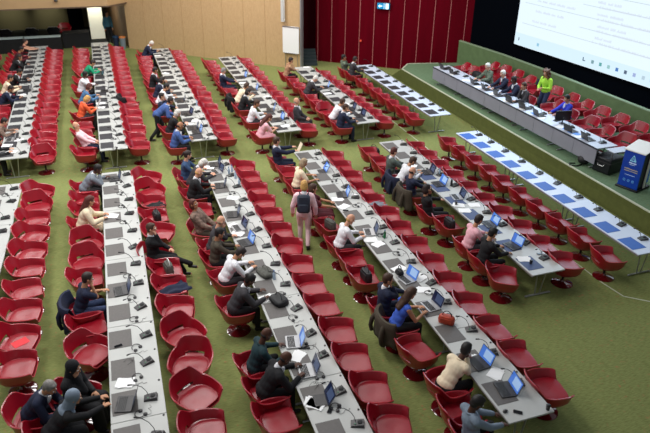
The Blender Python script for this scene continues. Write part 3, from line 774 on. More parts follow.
EYE = make_eye(); M_EYEW = mat('eye white', L(225, 222, 218), .3); M_IRIS = mat('iris', L(30, 20, 16), .2)

T_, S_, B_ = 'type', 'chin', 'back'
#  id, row, facing, pose, top kind, top colour, bottom kind, bottom colour, skin, hair, hair colour, label
PEOPLE = [
 ('A1', 0, 'reach', 'vest', 'maroon', 'trousers', 'black', 'l', 'bun', 'dark', 'person in sleeveless maroon top reaching across the far end of the leftmost desk row'),
 ('A1b', 0, T_, 'shirt', 'maroon', 'trousers', 'black', 'm', 'short', 'black', 'dark haired person in maroon behind the sleeveless person, leftmost row'),
 ('A2', 0, S_, 'jacket', 'black', 'trousers', 'black', 'm', 'long', 'dark', 'person with long dark hair and hand to face, leftmost row'),
 ('A3', 0, T_, 'jacket', 'black', 'trousers', 'black', 'm', 'short', 'black', 'person all in black leaning on the leftmost desk row'),
 ('A4', 10, T_, 'shirt', 'cream', 'trousers', 'black', 't', 'short', 'dark', 'person in cream long sleeves typing beside a dark suited man, leftmost row'),
 ('A5', 0, T_, 'jacket', 'navy', 'trousers', 'black', 'm', 'short', 'dark', 'man in dark navy suit writing on white paper, leftmost row'),
 ('A6', 0, T_, 'loose', 'patt', 'skirt', 'redc', 'l', 'short', 'dark', 'person in patterned top near the left photo edge, leftmost back row'),
 ('A7', 0, T_, 'jacket', 'black', 'trousers', 'black', 'l', 'short', 'dark', 'person in black using a tablet at the near end of leftmost back row'),
 ('B1', 10, T_, 'jacket', 'green', 'trousers', 'black', 't', 'short', 'dark', 'person in bright green jacket typing at the second desk row'),
 ('B2', -10, S_, 'loose', 'white', 'trousers', 'black', 'd', 'short', 'black', 'dark skinned person in white top just in front of the green jacket'),
 ('B3', 10, T_, 'shirt', 'turq', 'trousers', 'navy', 'l', 'bob', 'red', 'person with reddish hair and blue top at the second desk row'),
 ('B4', 20, 'read', 'shirt', 'orange', 'trousers', 'darkgrey', 'l', 'bob', 'blond', 'fair haired person in orange top reading a grey newspaper'),
 ('B5', -6, B_, 'shirt', 'lightpink', 'trousers', 'navy', 'l', 'balding', 'grey', 'balding man in pale shirt reclining in his red chair, second row'),
 ('C1', -5, 'read', 'jacket', 'navy', 'trousers', 'navy', 'l', 'short', 'white', 'white haired man in navy suit at the far end of the third row'),
 ('C2', 0, T_, 'jacket', 'black', 'trousers', 'black', 'm', 'short', 'black', 'person in black with brown face, third back row, papers in front'),
 ('C3', 0, T_, 'jacket', 'navy', 'trousers', 'black', 'm', 'bob', 'dark', 'person in navy jacket behind the white shirted man, third back row'),
 ('C4', 0, T_, 'shirt', 'white', 'trousers', 'darkgrey', 't', 'short', 'black', 'black haired man in white shirt typing, third back row'),
 ('C5', 0, S_, 'jacket', 'navy', 'trousers', 'navy', 'l', 'short', 'dark', 'dark haired person in navy with hand at the mouth, third back row'),
 ('C7', 0, T_, 'shirt', 'black', 'skirt', 'black', 'l', 'bob', 'white', 'white haired woman in black at the third back row'),
 ('C8', 0, T_, 'jacket', 'blazer', 'trousers', 'black', 'm', 'balding', 'dark', 'bald man in blue blazer at the near end of the third back row'),
 ('D1', 0, 'read', 'jacket', 'navy', 'trousers', 'navy', 'l', 'short', 'grey', 'grey haired man in navy suit reading, fourth back row'),
 ('D2', 10, T_, 'jacket', 'cream', 'trousers', 'khaki', 'm', 'short', 'brown', 'brown haired person in cream jacket, fourth back row'),
 ('D3', 0, T_, 'jacket', 'black', 'trousers', 'black', 'l', 'bob', 'dark', 'dark haired person in black jacket beside the cream jacket'),
 ('D4', 0, T_, 'shirt', 'white', 'trousers', 'darkgrey', 'm', 'short', 'brown', 'brown haired man in white shirt typing at the fourth back row'),
 ('D5', 10, 'read', 'tee', 'pink', 'skirt', 'pink', 'l', 'long', 'red', 'woman in pink dress with auburn hair, near end of fourth back row'),
 ('DR', -30, B_, 'jacket', 'darkgrey', 'trousers', 'darkgrey', 'l', 'balding', 'grey', 'bald man in grey suit sitting sideways on the aisle side of the fourth row'),
 ('E1', 0, S_, 'shirt', 'tan', 'trousers', 'black', 't', 'short', 'dark', 'dark haired person in tan shirt at the far end of fifth row by flip chart'),
 ('E2', 0, 'read', 'jacket', 'darkgrey', 'trousers', 'black', 'l', 'short', 'white', 'white haired person in dark jacket at the fifth back row'),
 ('E3', 0, T_, 'shirt', 'white', 'trousers', 'darkgrey', 't', 'short', 'brown', 'brown haired man in white shirt at the fifth back row'),
 ('E4', 0, T_, 'jacket', 'navy', 'trousers', 'navy', 'l', 'short', 'brown', 'person in navy jacket at the near end of the fifth back row'),
 ('F1', 0, S_, 'jacket', 'camo', 'trousers', 'black', 'm', 'short', 'black', 'person in mottled green jacket at the far end of the sixth row'),
 ('F2', 0, T_, 'jacket', 'darkgrey', 'trousers', 'black', 'm', 'short', 'dark', 'person in dark clothes beside the mottled green jacket, sixth row'),
 ('b1', 0, S_, 'jacket', 'grey', 'trousers', 'darkgrey', 'd', 'short', 'black', 'dark skinned man in light grey suit with hand on chin at a laptop'),
 ('b2', 0, T_, 'loose', 'cream', 'skirt', 'cream', 't', 'long', 'red', 'woman with long auburn hair, white sleeves and cream skirt'),
 ('b3', 10, S_, 'tee', 'navy', 'trousers', 'jeans', 't', 'short', 'dark', 'man in navy t-shirt resting his chin on his hand before a laptop'),
 ('b4', -25, 'chinlap', 'loose', 'blackdot', 'robe', 'black', 't', 'hijab', 'blackdot', 'woman in dotted black headscarf and robe with hand to her mouth'),
 ('b5', -20, 'elbows', 'jacket', 'navy', 'trousers', 'navy', 't', 'short', 'grey', 'grey haired man in navy suit leaning forward in the aisle, bottom left'),
 ('b6', 12, 'reach', 'shirt', 'black', 'robe', 'black', 't', 'hijab', 'hijabgrey', 'woman in blue grey headscarf typing on a laptop, bottom left'),
 ('c0', -22, 'crossed', 'jacket', 'black', 'trousers', 'black', 'l', 'short', 'brown', 'man in black suit sitting cross legged in the aisle with hand at chin'),
 ('c1', -12, T_, 'shirt', 'denim', 'trousers', 'jeans', 'l', 'pony', 'dark', 'person in denim blue shirt with dark ponytail at the third front row'),
 ('c2', 0, 'read', 'jacket', 'darkgrey', 'skirt', 'redc', 'l', 'bob', 'white', 'white haired woman in dark jacket over red at a laptop'),
 ('c3', 0, T_, 'jacket', 'black', 'trousers', 'black', 'l', 'balding', 'blond', 'balding fair man in black suit typing at the third front row'),
 ('c4', -28, B_, 'loose', 'patt', 'trousers', 'khaki', 'm', 'bob', 'red', 'person in brown patterned jacket slumped back in chair, third front row'),
 ('c5', 0, S_, 'shirt', 'darkgrey', 'trousers', 'black', 'l', 'balding', 'ash', 'balding man in charcoal top with hands at face behind black haired man'),
 ('c6', 0, T_, 'shirt', 'khaki', 'trousers', 'black', 'm', 'short', 'black', 'black haired person in dark olive top beside a blue lit laptop'),
 ('c7', 8, 'read', 'shirt', 'white', 'trousers', 'darkgrey', 't', 'short', 'dark', 'dark haired man in white shirt looking down at his hands'),
 ('c8', 0, T_, 'jacket', 'darkgrey', 'trousers', 'black', 'd', 'bun', 'black', 'person in dark jacket with tied black hair beside black bags'),
 ('c9', 5, T_, 'shirt', 'teal', 'trousers', 'black', 'd', 'balding', 'black', 'bald man in dark teal shirt at a silver laptop'),
 ('c10', 5, T_, 'jacket', 'black', 'trousers', 'black', 'd', 'balding', 'black', 'bald man in black suit typing on a silver laptop, third front row'),
 ('d1', 0, 'hold', 'jacket', 'navy', 'trousers', 'navy', 'l', 'short', 'brown', 'man in navy suit reading raised papers at the fourth front row'),
 ('d2', 0, T_, 'tee', 'cream', 'trousers', 'khaki', 't', 'bob', 'ash', 'ash blond woman in cream top at the fourth front row'),
 ('d4', -12, T_, 'tee', 'maroon', 'skirt', 'maroon', 't', 'bob', 'brown', 'person with light brown hair and maroon top beside the standing person'),
 ('d5', 0, T_, 'shirt', 'white', 'trousers', 'darkgrey', 'l', 'balding', 'blond', 'balding man in white shirt at the fourth front row'),
 ('d6', 0, S_, 'jacket', 'navy', 'trousers', 'navy', 't', 'short', 'brown', 'man in navy jacket with hand to face before a blue lit laptop'),
 ('d7', 0, T_, 'vest', 'blue', 'trousers', 'black', 't', 'long', 'brown', 'woman in bright blue sleeveless top with long brown hair'),
 ('d8', 12, S_, 'shirt', 'cream', 'trousers', 'black', 'd', 'short', 'black', 'black haired man in cream sweater leaning over his laptop'),
 ('d9', 0, 'read', 'shirt', 'hijabgrey', 'trousers', 'black', 'd', 'short', 'black', 'person in pale grey top at the bottom edge, fourth front row'),
 ('e1', 0, T_, 'jacket', 'greygreen', 'trousers', 'black', 'l', 'short', 'red', 'reddish haired man in grey green jacket at the fifth front row'),
 ('e2', 0, T_, 'shirt', 'white', 'trousers', 'darkgrey', 't', 'short', 'brown', 'brown haired man in white shirt at the fifth front row'),
 ('e3', 5, T_, 'shirt', 'navy', 'trousers', 'khaki', 'l', 'balding', 'dark', 'balding man in navy shirt reaching over papers, fifth front row'),
 ('e4', 0, S_, 'shirt', 'black', 'trousers', 'black', 't', 'bob', 'dark', 'dark haired person in black top with hands at cheeks'),
 ('e5', 0, T_, 'shirt', 'pink', 'trousers', 'darkgrey', 't', 'short', 'dark', 'dark haired man in pink shirt writing at the fifth front row'),
 ('e6', 0, T_, 'shirt', 'black', 'trousers', 'black', 't', 'short', 'black', 'person in black with curly black hair beside the pink shirt'),
 ('S1', 180, T_, 'jacket', 'camo', 'trousers', 'black', 'l', 'short', 'white', 'silver haired person in mottled grey jacket, dais table'),
 ('S2', 180, T_, 'jacket', 'navy', 'trousers', 'navy', 'l', 'short', 'white', 'white haired man in dark suit and red tie, dais table'),
 ('S3', 172, T_, 'jacket', 'navy', 'trousers', 'navy', 'd', 'short', 'black', 'dark haired person in navy between the suited men on the dais'),
 ('S4', 180, S_, 'jacket', 'darkgrey', 'trousers', 'navy', 't', 'short', 'brown', 'brown haired man in charcoal suit with hand at chin, dais table'),
 ('S7', 172, T_, 'jacket', 'royal', 'trousers', 'navy', 't', 'short', 'black', 'person in royal blue jacket behind a black monitor on the dais'),
]
POSE = {
 T_: dict(pitch=.3, hands=((.58, .16, .745), (.56, -.14, .745))),
 'read': dict(pitch=.62, hands=((.5, .1, .745), (.52, -.12, .745))),
 S_: dict(pitch=.2, hands=((.5, .16, .745), 'chin')),
 B_: dict(pitch=-.05, hands=('lap', 'lap')),
 'reach': dict(pitch=0, hands=((.90, .14, .745), (.88, -.04, .745))),
 'hold': dict(pitch=.35, hands=((.45, .16, .94), (.45, -.14, .92))),
 'chinlap': dict(pitch=.3, hands=((.25, .06, .68), 'chin')),
 'elbows': dict(pitch=.3, hands=((.5, .1, .66), (.5, -.1, .66))),
 'crossed': dict(pitch=.1, hands=((.25, .1, .68), 'chin'), feet=((.55, .05, .12), (.72, .02, .34))),
}
LEAN = dict(B5=-.38, DR=-.1, c4=-.3, c0=-.02, b4=.12, b5=.62, b6=.72, S1=.2, S2=.15, S3=.2, S4=.2, S7=.1, b3=.3, A1=.5)
jobs = []
def queue(mb, vox, cb): jobs.append((mb, vox, cb))
def face_paint(o, S, C, Rh):
    inv = Rh.transposed()
    for p in o.data.polygons:
        q = inv @ (V(p.center)-C)
        if q.x > .06 and abs(q.y) < .026 and -.066 < q.z < -.05: p.material_index = 1
        elif q.x > .07 and .012 < abs(q.y) < .045 and .036 < q.z < .044: p.material_index = 2
NEARV = .0088
def person(S, loc, rz, tk, tc, bk, bc, sk, hs, hc, label, tie=None, extra=None):
    near = (V(loc)).length < 24
    vox = .009 if near else .012
    root = bpy.data.objects.new('person', bpy.data.meshes.new('body')); COL.objects.link(root)
    root.location = loc; root.rotation_euler = (0, 0, rz); root.scale = (PS, PS, PS); tag(root, label, 'person')
    def kid(name, mb, mats, v, parent=root, after=None):
        o = bpy.data.objects.new(name, bpy.data.meshes.new(name)); COL.objects.link(o)
        if parent is not None: o.parent = parent
        def cb(me): o.data = me; setm(o, *(mats if isinstance(mats, list) else [mats]))
        queue(mb, v, cb); return o
    hm = cloth(hc) if hs == 'hijab' else mat('hair '+hc, HC_[hc], .6, var=.25, scale=30)
    def cb(me):
        root.data = me; setm(root, skin(sk), mat('lips '+sk, tuple(a*b for a, b in zip(SK[sk], (.8, .5, .5))), .4), hm)
        face_paint(root, S, S['head'], S['Rh'])
    queue(body_prims(S), vox, cb)
    kid({'jacket': 'jacket', 'shirt': 'shirt', 'loose': 'blouse', 'tee': 'short_sleeved_top', 'vest': 'sleeveless_top'}[tk], top_prims(S, tk), cloth(tc), .013)
    kid({'trousers': 'trousers', 'robe': 'robe', 'skirt': 'skirt'}[bk], trouser_prims(S, bk), cloth(bc), .016)
    kid('headscarf' if hs == 'hijab' else 'hair', hair_prims(S, hs), hm, .011)
    for h, k, an, s in S['legs']: obj('shoe', shoe_prims(an, s), mat('shoe leather', L(24, 20, 20), .4), root)
    for s in (1, -1): obj('eye', EYE, [M_EYEW, M_IRIS], root, S['head']+S['Rh'] @ V((.086, .031*s, .015)), S['Rh'].to_euler())
    if tk == 'jacket':
        R = S['R']; mb = MB(); mb.ell(S['chest']+R @ V((.095, 0, .06)), (.045, .05, .13), R); mb.cap(S['neck']+R @ V((0, 0, -.035)), .075, S['neck']+R @ V((0, 0, .015)), .064)
        sh = obj('shirt_front', mb, cloth('white' if tc not in ('camo', 'cream', 'green') else tc), root)
        if tie:
            mb = MB(); mb.cap(S['chest']+R @ V((.142, 0, .14)), .012, S['chest']+R @ V((.15, 0, -.04)), .022); obj('necktie', mb, cloth(tie), sh)
    if tk == 'shirt':
        R = S['R']; mb = MB(); mb.tube([S['neck']+R @ V((.062*math.cos(t), .066*math.sin(t), -.015+.012*math.cos(t+PI))) for t in [i*2*PI/16 for i in range(17)]], .016, 6); obj('collar', mb, cloth(tc), root)
    return root
HEAD['b6'] = (-1.20, 8.42)
OCC = []
PS = 1.07
def headlocal(S): return S['head']
for pid, fc, pose, tk, tc, bk, bc, sk, hs, hc, lab in PEOPLE:
    hx, hy = HEAD[pid]; zb = H_D if pid[0] == 'S' else 0
    th = math.radians(fc); P_ = dict(POSE[pose]); rowk = pid[0].upper()
    rnd = random.Random(pid)
    if pid in LEAN: lean = LEAN[pid]
    else:
        rel = hx-(ROWX[rowk]-.5)
        lean = math.asin(max(-.25, min(.62, (rel+.08-.06)/.71)))
        if pose == 'read': lean = min(lean, .5)
    sx = -.08+.46*math.sin(lean); nh = []
    for q in P_['hands']:
        if isinstance(q, tuple) and pose in (T_, 'read', S_): q = (max(.41, min(q[0], sx+.35))+rnd.uniform(-.02, .03), q[1]+rnd.uniform(-.04, .04), q[2])
        nh.append(q)
    P_['hands'] = tuple(nh)
    S = skeleton(lean, yaw=rnd.uniform(-.25, .25), side=rnd.uniform(-.06, .06), **P_)
    h = S['head']*PS; c, s = math.cos(th), math.sin(th)
    cx, cy = hx-(h.x*c-h.y*s), hy-(h.x*s+h.y*c)
    if pid[0] in 'ABCDEFbcde' and pid not in ('DR', 'b5', 'c0') and rowk in ROWX:
        cx = min(cx, ROWX[rowk]-.33)
    person(S, (cx, cy, zb), th, tk, tc, bk, bc, sk, hs, hc, lab, tie={'S2': 'redc', 'S4': 'navy', 'c3': 'maroon', 'C1': 'navy'}.get(pid))
    OCC.append((cx, cy, pid))
    chair(cx, cy, th+rnd.uniform(-.06, .06), 'red tub chair seating the '+' '.join(lab.split()[0:11]).replace(',', ''), zb)
# standing figures
def stander(loc, rz, lab, args, **kw):
    S = skeleton(kw.pop('lean', .05), stand=True, **kw); return S, person(S, loc, rz, *args, lab)
S3_, d3 = stander((4.26, 13.72, 0), math.radians(70), 'person in pale pink suit with a dark backpack standing in the aisle', ('jacket', 'lightpink', 'trousers', 'lightpink', 't', 'bob', 'blond'), lean=.1, pitch=.15, hands=((.16, .28, .85), (.12, -.28, .82)), feet=((.16, .1, .09), (-.16, -.1, .11)))
stander((15.5, 19.3, H_D), math.radians(195), 'person with curly brown hair in neon yellow top standing on the dais', ('shirt', 'neon', 'trousers', 'jeans', 't', 'curly', 'curly'), lean=.12, pitch=.3, hands=((.3, .1, 1.1), (.32, -.08, 1.05)))
stander((.45, 39.6, 0), math.radians(-60), 'man in teal shirt and dark trousers standing by the bright doorway', ('shirt', 'tealshirt', 'trousers', 'black', 't', 'short', 'dark'), hands=('down', 'down'))
Sb = skeleton(.95, stand=True, pitch=-.1, hands=((.62, .16, .745), (.56, -.2, .745)), feet=((.0, .16, .09), (-.28, -.14, .09)), hipz=.86)
person(Sb, (1.50, 22.85, 0), math.radians(4), 'jacket', 'blazer', 'trousers', 'black', 'm', 'short', 'dark', 'person in blue jacket bending over the third desk row from the aisle')
# backpack on the standing person (carried, so a thing of its own)
bp = thing('backpack', 'dark navy backpack on the back of the pale pink suit', 'backpack', d3.location, d3.rotation_euler.z)
Rq = S3_['R']; cc = S3_['chest']
mb = MB(); bp.scale = (PS, PS, PS); T = Matrix.Translation(cc) @ Rq.to_4x4(); mb.box((-.30, -.15, -.24), (-.135, .15, .2), bev=.045, T=T); o = obj('bag_body', mb, mat('navy nylon', L(34, 42, 58), .7, var=.2), bp)
mb = MB(); mb.box((-.335, -.11, -.2), (-.29, .11, .0), bev=.02, T=T); obj('front_pocket', mb, mat('navy nylon', L(34, 42, 58)), bp)
for s in (1, -1):
    mb = MB(); mb.tube([cc+Rq @ V(p) for p in ((-.15, .08*s, .18), (-.06, .1*s, .19), (.06, .11*s, .17), (.145, .11*s, .06), (.12, .14*s, -.08), (-.12, .12*s, -.18))], .016, 6); obj('strap', mb, mat('strap', L(26, 30, 42), .7), bp)
# papers held by d1, newspaper held by B4
for pid, nm, lab, m, sz in (('d1', 'papers', 'cream sheets held up by the man in the navy suit', mat('cream paper', L(232, 218, 190), .8), (.22, .3)), ('B4', 'newspaper', 'grey newspaper held by the person in orange', mat('newsprint', L(190, 192, 192), .85, var=.2, scale=25), (.42, .34))):
    q = [p for p in OCC if p[2] == pid][0]
    mb = MB(); vs = []; n = 9
    for i in range(n):
        for j in range(2): y = -sz[0]/2+sz[0]*i/(n-1); vs.append((.02*math.cos(i*.9), y, j*sz[1]))
    mb.add(vs, [(2*i, 2*i+2, 2*i+3, 2*i+1) for i in range(n-1)])
    o = obj(nm, mb, m, None, (q[0]+.56, q[1]+.05, .9), (0, .45, 0)); tag(o, lab, 'paper')

# run all voxel unions in one go
tmp = []
for mb, vox, cb in jobs:
    o = bpy.data.objects.new('t', mb.mesh('t', smooth=False)); COL.objects.link(o)
    r_ = o.modifiers.new('r', 'REMESH'); r_.mode = 'VOXEL'; r_.voxel_size = vox; r_.use_smooth_shade = True
    sm = o.modifiers.new('s', 'SMOOTH'); sm.factor = .5; sm.iterations = 3 if vox > .0095 else 2
    tmp.append((o, cb))
dg = bpy.context.evaluated_depsgraph_get()
res = [(bpy.data.meshes.new_from_object(o.evaluated_get(dg)), cb) for o, cb in tmp]
for o, cb in tmp: bpy.data.objects.remove(o)
for me, cb in res: me.shade_smooth(); cb(me)
# ------------------------------------------------------------------ empty chairs
ROT = {  # notable turned chairs: (row, block, side, slot): degrees
 ('A','f','R',0): -82, ('A','n','R',0): -35, ('A','n','R',1): -75, ('B','n','L',4): -70, ('B','n','L',5): -80, ('B','n','L',9): -45, ('B','n','R',0): -35, ('B','n','R',1): -60,
 ('B','n','R',9): -62, ('B','n','R',10): -112, ('B','n','R',11): -55, ('D','f','L',4): -80, ('D','f','L',5): -70, ('E','f','L',2): -85, ('E','n','L',9): -30}
random.seed(21)
SP = {}
def empties(r, b, side, x, sl):
    for i, y in sl:
        if (r, b, i) == ('F', 'n', 9): continue
        if not seen(x, y, .5, 16): continue
        if any(abs(x-o[0]) < .62 and abs(y-o[1]) < .56 for o in OCC): continue
        yy = y+random.uniform(-.03, .03)
        near = [o for o in OCC if abs(x-o[0]) < .62 and abs(y-o[1]) < .84]
        for o in near: yy += .07*(1 if y > o[1] else -1)
        rz = ROT.get((r, b, side, i))
        rz = math.radians(rz) if rz is not None else random.gauss((-.22 if b == 'n' else -.12) if side == 'R' else -.03, .1)
        nm = dict(RN, Z='hidden outermost').get(r)
        sd = {'L': 'tucked at the desk side', 'R': 'on the aisle side'}[side]
        if r == 'Z': lab = f'empty red tub chair at the left photo edge, {ORD[i]} of those beyond the leftmost row'
        else: lab = f'empty red tub chair {sd}, {ORD[i]} from cross aisle, {nm} {BLK[b]} row'
        c = chair(x+random.uniform(-.02, .02), yy, rz, lab, 0, 'empty red tub chairs')
        SP[(r, b, side, i)] = (c.location.x, c.location.y, rz)
for (r, b) in TABS:
    sl = slots(r, b)
    empties(r, b, 'L', ROWX[r]-.46, sl)
    if r == 'F': continue
    empties(r, b, 'R', ROWX[r]+TW+.40, sl)
empties('Z', 'f', 'R', -5.2, [(i, 26.6+.86*i) for i in range(11)])
chair(10.78, 10.1, math.radians(-12), 'empty red tub chair standing away from the sixth row near its front end')

# ------------------------------------------------------------------ coats and bags
def coat(x, y, rz, m, name, label, cat='coat', ln=.55):
    """cloth hung over the curved back of a tub chair"""
    t = thing(name, label, cat, (x, y, 0), rz); N = 22; K = 12; vs = []; rnd = random.Random(label)
    ph = rnd.uniform(0, 6)
    for i in range(N):
        a = PI+(i/(N-1)-.5)*2*math.radians(62)
        c_, q_ = math.cos(a), math.sin(a); r = (abs(c_)**2.7+abs(q_)**2.7)**(-1/2.7)
        bx, by = .355*r*c_, .385*r*q_
        for k in range(K):
            f = k/(K-1)
            if f < .25: sc_, z = .80+.12*(f/.25), .62+.25*(f/.25)
            elif f < .4: sc_, z = .92+.22*((f-.25)/.15), .875+.0*f
            else: g = (f-.4)/.6; sc_, z = 1.14+.12*g+.05*g*math.sin(i*1.1+ph), .865-ln*g-.05*g*math.sin(i*.7+ph)
            ff = max(0, min(1, (z-.5)/.35)); vs.append((bx*sc_-.07*ff+(-.02 if f > .4 else 0), by*sc_, z))
    fs = [(i*K+k, (i+1)*K+k, (i+1)*K+k+1, i*K+k+1) for i in range(N-1) for k in range(K-1)]
    mb = MB(); mb.add(vs, fs); me = mb.mesh('coat'); me.shade_smooth(); o = obj('coat_body', me, m, t)
    sd = o.modifiers.new('solid', 'SOLIDIFY'); sd.thickness = .014; sd.offset = 1
    for s in (1, -1):
        mb = MB(); mb.tube([(-.40, .2*s, .84), (-.49, .24*s, .66), (-.50, .26*s+.02, .48), (-.47, .25*s+.03, .34)], [.04, .05, .045, .04], 10); obj('sleeve', mb, m, t)
    return t
def nearest_chair(x, y):
    c = [(o[0], o[1], 0) for o in OCC]+list(SP.values())
    return min(c, key=lambda q: (q[0]-x)**2+(q[1]-y)**2)
CO = [('navycoat_b3', 'navy', 'navy coat hanging over the chair behind the navy t-shirt man'), ('coatE1', 'navy', 'dark navy coat hung on the chair behind the white shirt, fifth row'),
      ('coatE2', 'khaki', 'grey olive coat hung on the chair behind the navy shirted man'), ('coat_d7', 'khaki', 'dark grey coat hanging behind the woman in blue'),
      ('coat_D', 'black', 'black coat hung over a turned red chair in the fourth back row'), ('jacketB', 'black', 'black jacket lying over a chair on the aisle side of second back row')]
for k, c_, lab in CO:
    x, y = SEATPOS[k]; q = nearest_chair(x+.25, y)
    coat(q[0], q[1], q[2], cloth(c_), 'coat', lab)
def cloth_pile(x, y, z, rz, m, name, label, cat, sx=.5, sy=.36, h=.06):
    mb = MB(); n = 18; vs = []; rnd = random.Random(label); p1 = rnd.uniform(0, 6)
    for sgn in (1, 0):
        for i in range(n):
            for j in range(n):
                u, v = i/(n-1)*2-1, j/(n-1)*2-1; e = 1-max(abs(u), abs(v))**6
                zz = (h*(.6+.25*math.sin(u*5+p1)+.2*math.sin(v*6+u*2))*e) if sgn else 0
                vs.append((u*sx/2*(1+.06*math.sin(v*7)), v*sy/2*(1+.06*math.sin(u*6+p1)), zz))
    f = lambda s, i, j: s*n*n+i*n+j; fs = []
    for i in range(n-1):
        for j in range(n-1):
            fs.append((f(0, i, j), f(0, i+1, j), f(0, i+1, j+1), f(0, i, j+1))); fs.append((f(1, i, j), f(1, i, j+1), f(1, i+1, j+1), f(1, i+1, j)))
    for i in range(n-1):
        fs += [(f(0, i, 0), f(1, i, 0), f(1, i+1, 0), f(0, i+1, 0)), (f(0, i+1, n-1), f(1, i+1, n-1), f(1, i, n-1), f(0, i, n-1)), (f(0, 0, i+1), f(1, 0, i+1), f(1, 0, i), f(0, 0, i)), (f(0, n-1, i), f(1, n-1, i), f(1, n-1, i+1), f(0, n-1, i+1))]
    mb.add(vs, fs); me = mb.mesh('pile'); me.shade_smooth(); o = obj(name, me, m, None, (x, y, z), (0, 0, rz)); return tag(o, label, cat)
for k, c_, nm, lab, cat in (('navycloth', 'navy', 'folded_coat', 'navy cloth coat laid across a red chair between second and third rows', 'coat'),
                         ('grey_D', 'grey', 'scarf', 'pale grey garment on an aisle chair of the fourth front row', 'scarf'), ('purple', 'purple', 'scarf', 'lilac scarf on the turned chair of the fifth back row', 'scarf'),
                         ('blackB', 'black', 'folded_coat', 'black garment on an aisle seat beside the second front row', 'coat')):
    q = nearest_chair(*SEATPOS[k]); cloth_pile(q[0]+.03, q[1], .492, q[2]+.5, cloth(c_) if c_ != 'purple' else mat('lilac', L(120, 80, 130), .9), nm, lab, cat, *((.66, .42, .1) if k == 'navycloth' else (.5, .36, .07)))
q = nearest_chair(*SEATPOS['redfolder']); mb = MB(); mb.box((-.15, -.11, 0), (.15, .11, .012), bev=.004); o = obj('red_folder', mb, mat('red card', L(214, 30, 44), .6), None, (q[0], q[1], .494), (0, 0, .5)); tag(o, 'bright red folder on an empty chair beside the leftmost row', 'folder')
def bag(x, y, z, rz, m, name, label, cat='bag', w=.38, d=.16, h=.26, hm=None, lie=False):
    t = thing(name, label, cat, (x, y, z), rz); 
    if lie: h, d = d, h
    mb = MB(); vs = []; fs = []; n = 16; lv = [(.86, 0), (1, .06), (1.03, .4), (.98, .75), (.82, .95), (.5, 1.0)]
    for s_, zz in lv:
        for j in range(n):
            a = 2*PI*j/n; c_, q_ = math.cos(a), math.sin(a); r = (abs(c_)**4+abs(q_)**4)**-.25
            vs.append((d/2*r*c_*s_, w/2*r*q_*s_, h*zz+.006*math.sin(j*3)))
    for k in range(len(lv)-1):
        for j in range(n): fs.append((k*n+j, k*n+(j+1) % n, (k+1)*n+(j+1) % n, (k+1)*n+j))
    fs.append(tuple(range(n-1, -1, -1))); fs.append(tuple(range((len(lv)-1)*n, len(lv)*n)))
    mb.add(vs, fs); obj('bag_body', mb, m, t)
    mb = MB(); mb.box((-d/2-.012, -w*.36, h*.25), (-d/2+.004, w*.36, h*.8), bev=.006); obj('flap', mb, m, t)
    mb = MB(); mb.tube([(0, w*.28*math.cos(a), h*.96+.11*math.sin(a)) for a in [PI*i/10 for i in range(11)]], .009, 6); obj('handle', mb, hm or m, t)
    return t
MBB = mat('black nylon', L(24, 24, 27), .6, var=.3, scale=9); MGB = mat('grey canvas', L(84, 84, 78), .8, var=.35, scale=12)
for k, m, lab in (('bagwhite', MGB, 'grey bag with a white handle on a chair between second and third rows'), ('bag_d', MBB, 'black bag on the red chair beside the navy jacket man'),
                  ('bag_d5', MGB, 'dark grey bag on a chair behind the white shirted balding man'), ('bag_E', MBB, 'black bag on the chair between the black top and the pink shirt'),
                  ('bagB', MGB, 'grey and black bag on the chair behind the grey suited man'), ('black0', MBB, 'black backpack on a chair beside the cross legged man')):
    q = nearest_chair(*SEATPOS[k])
    bag(q[0]+.02, q[1], .49, q[2]+.2, m, 'shoulder_bag', lab, hm=M_WHITE if k == 'bagwhite' else None)
wn = 0
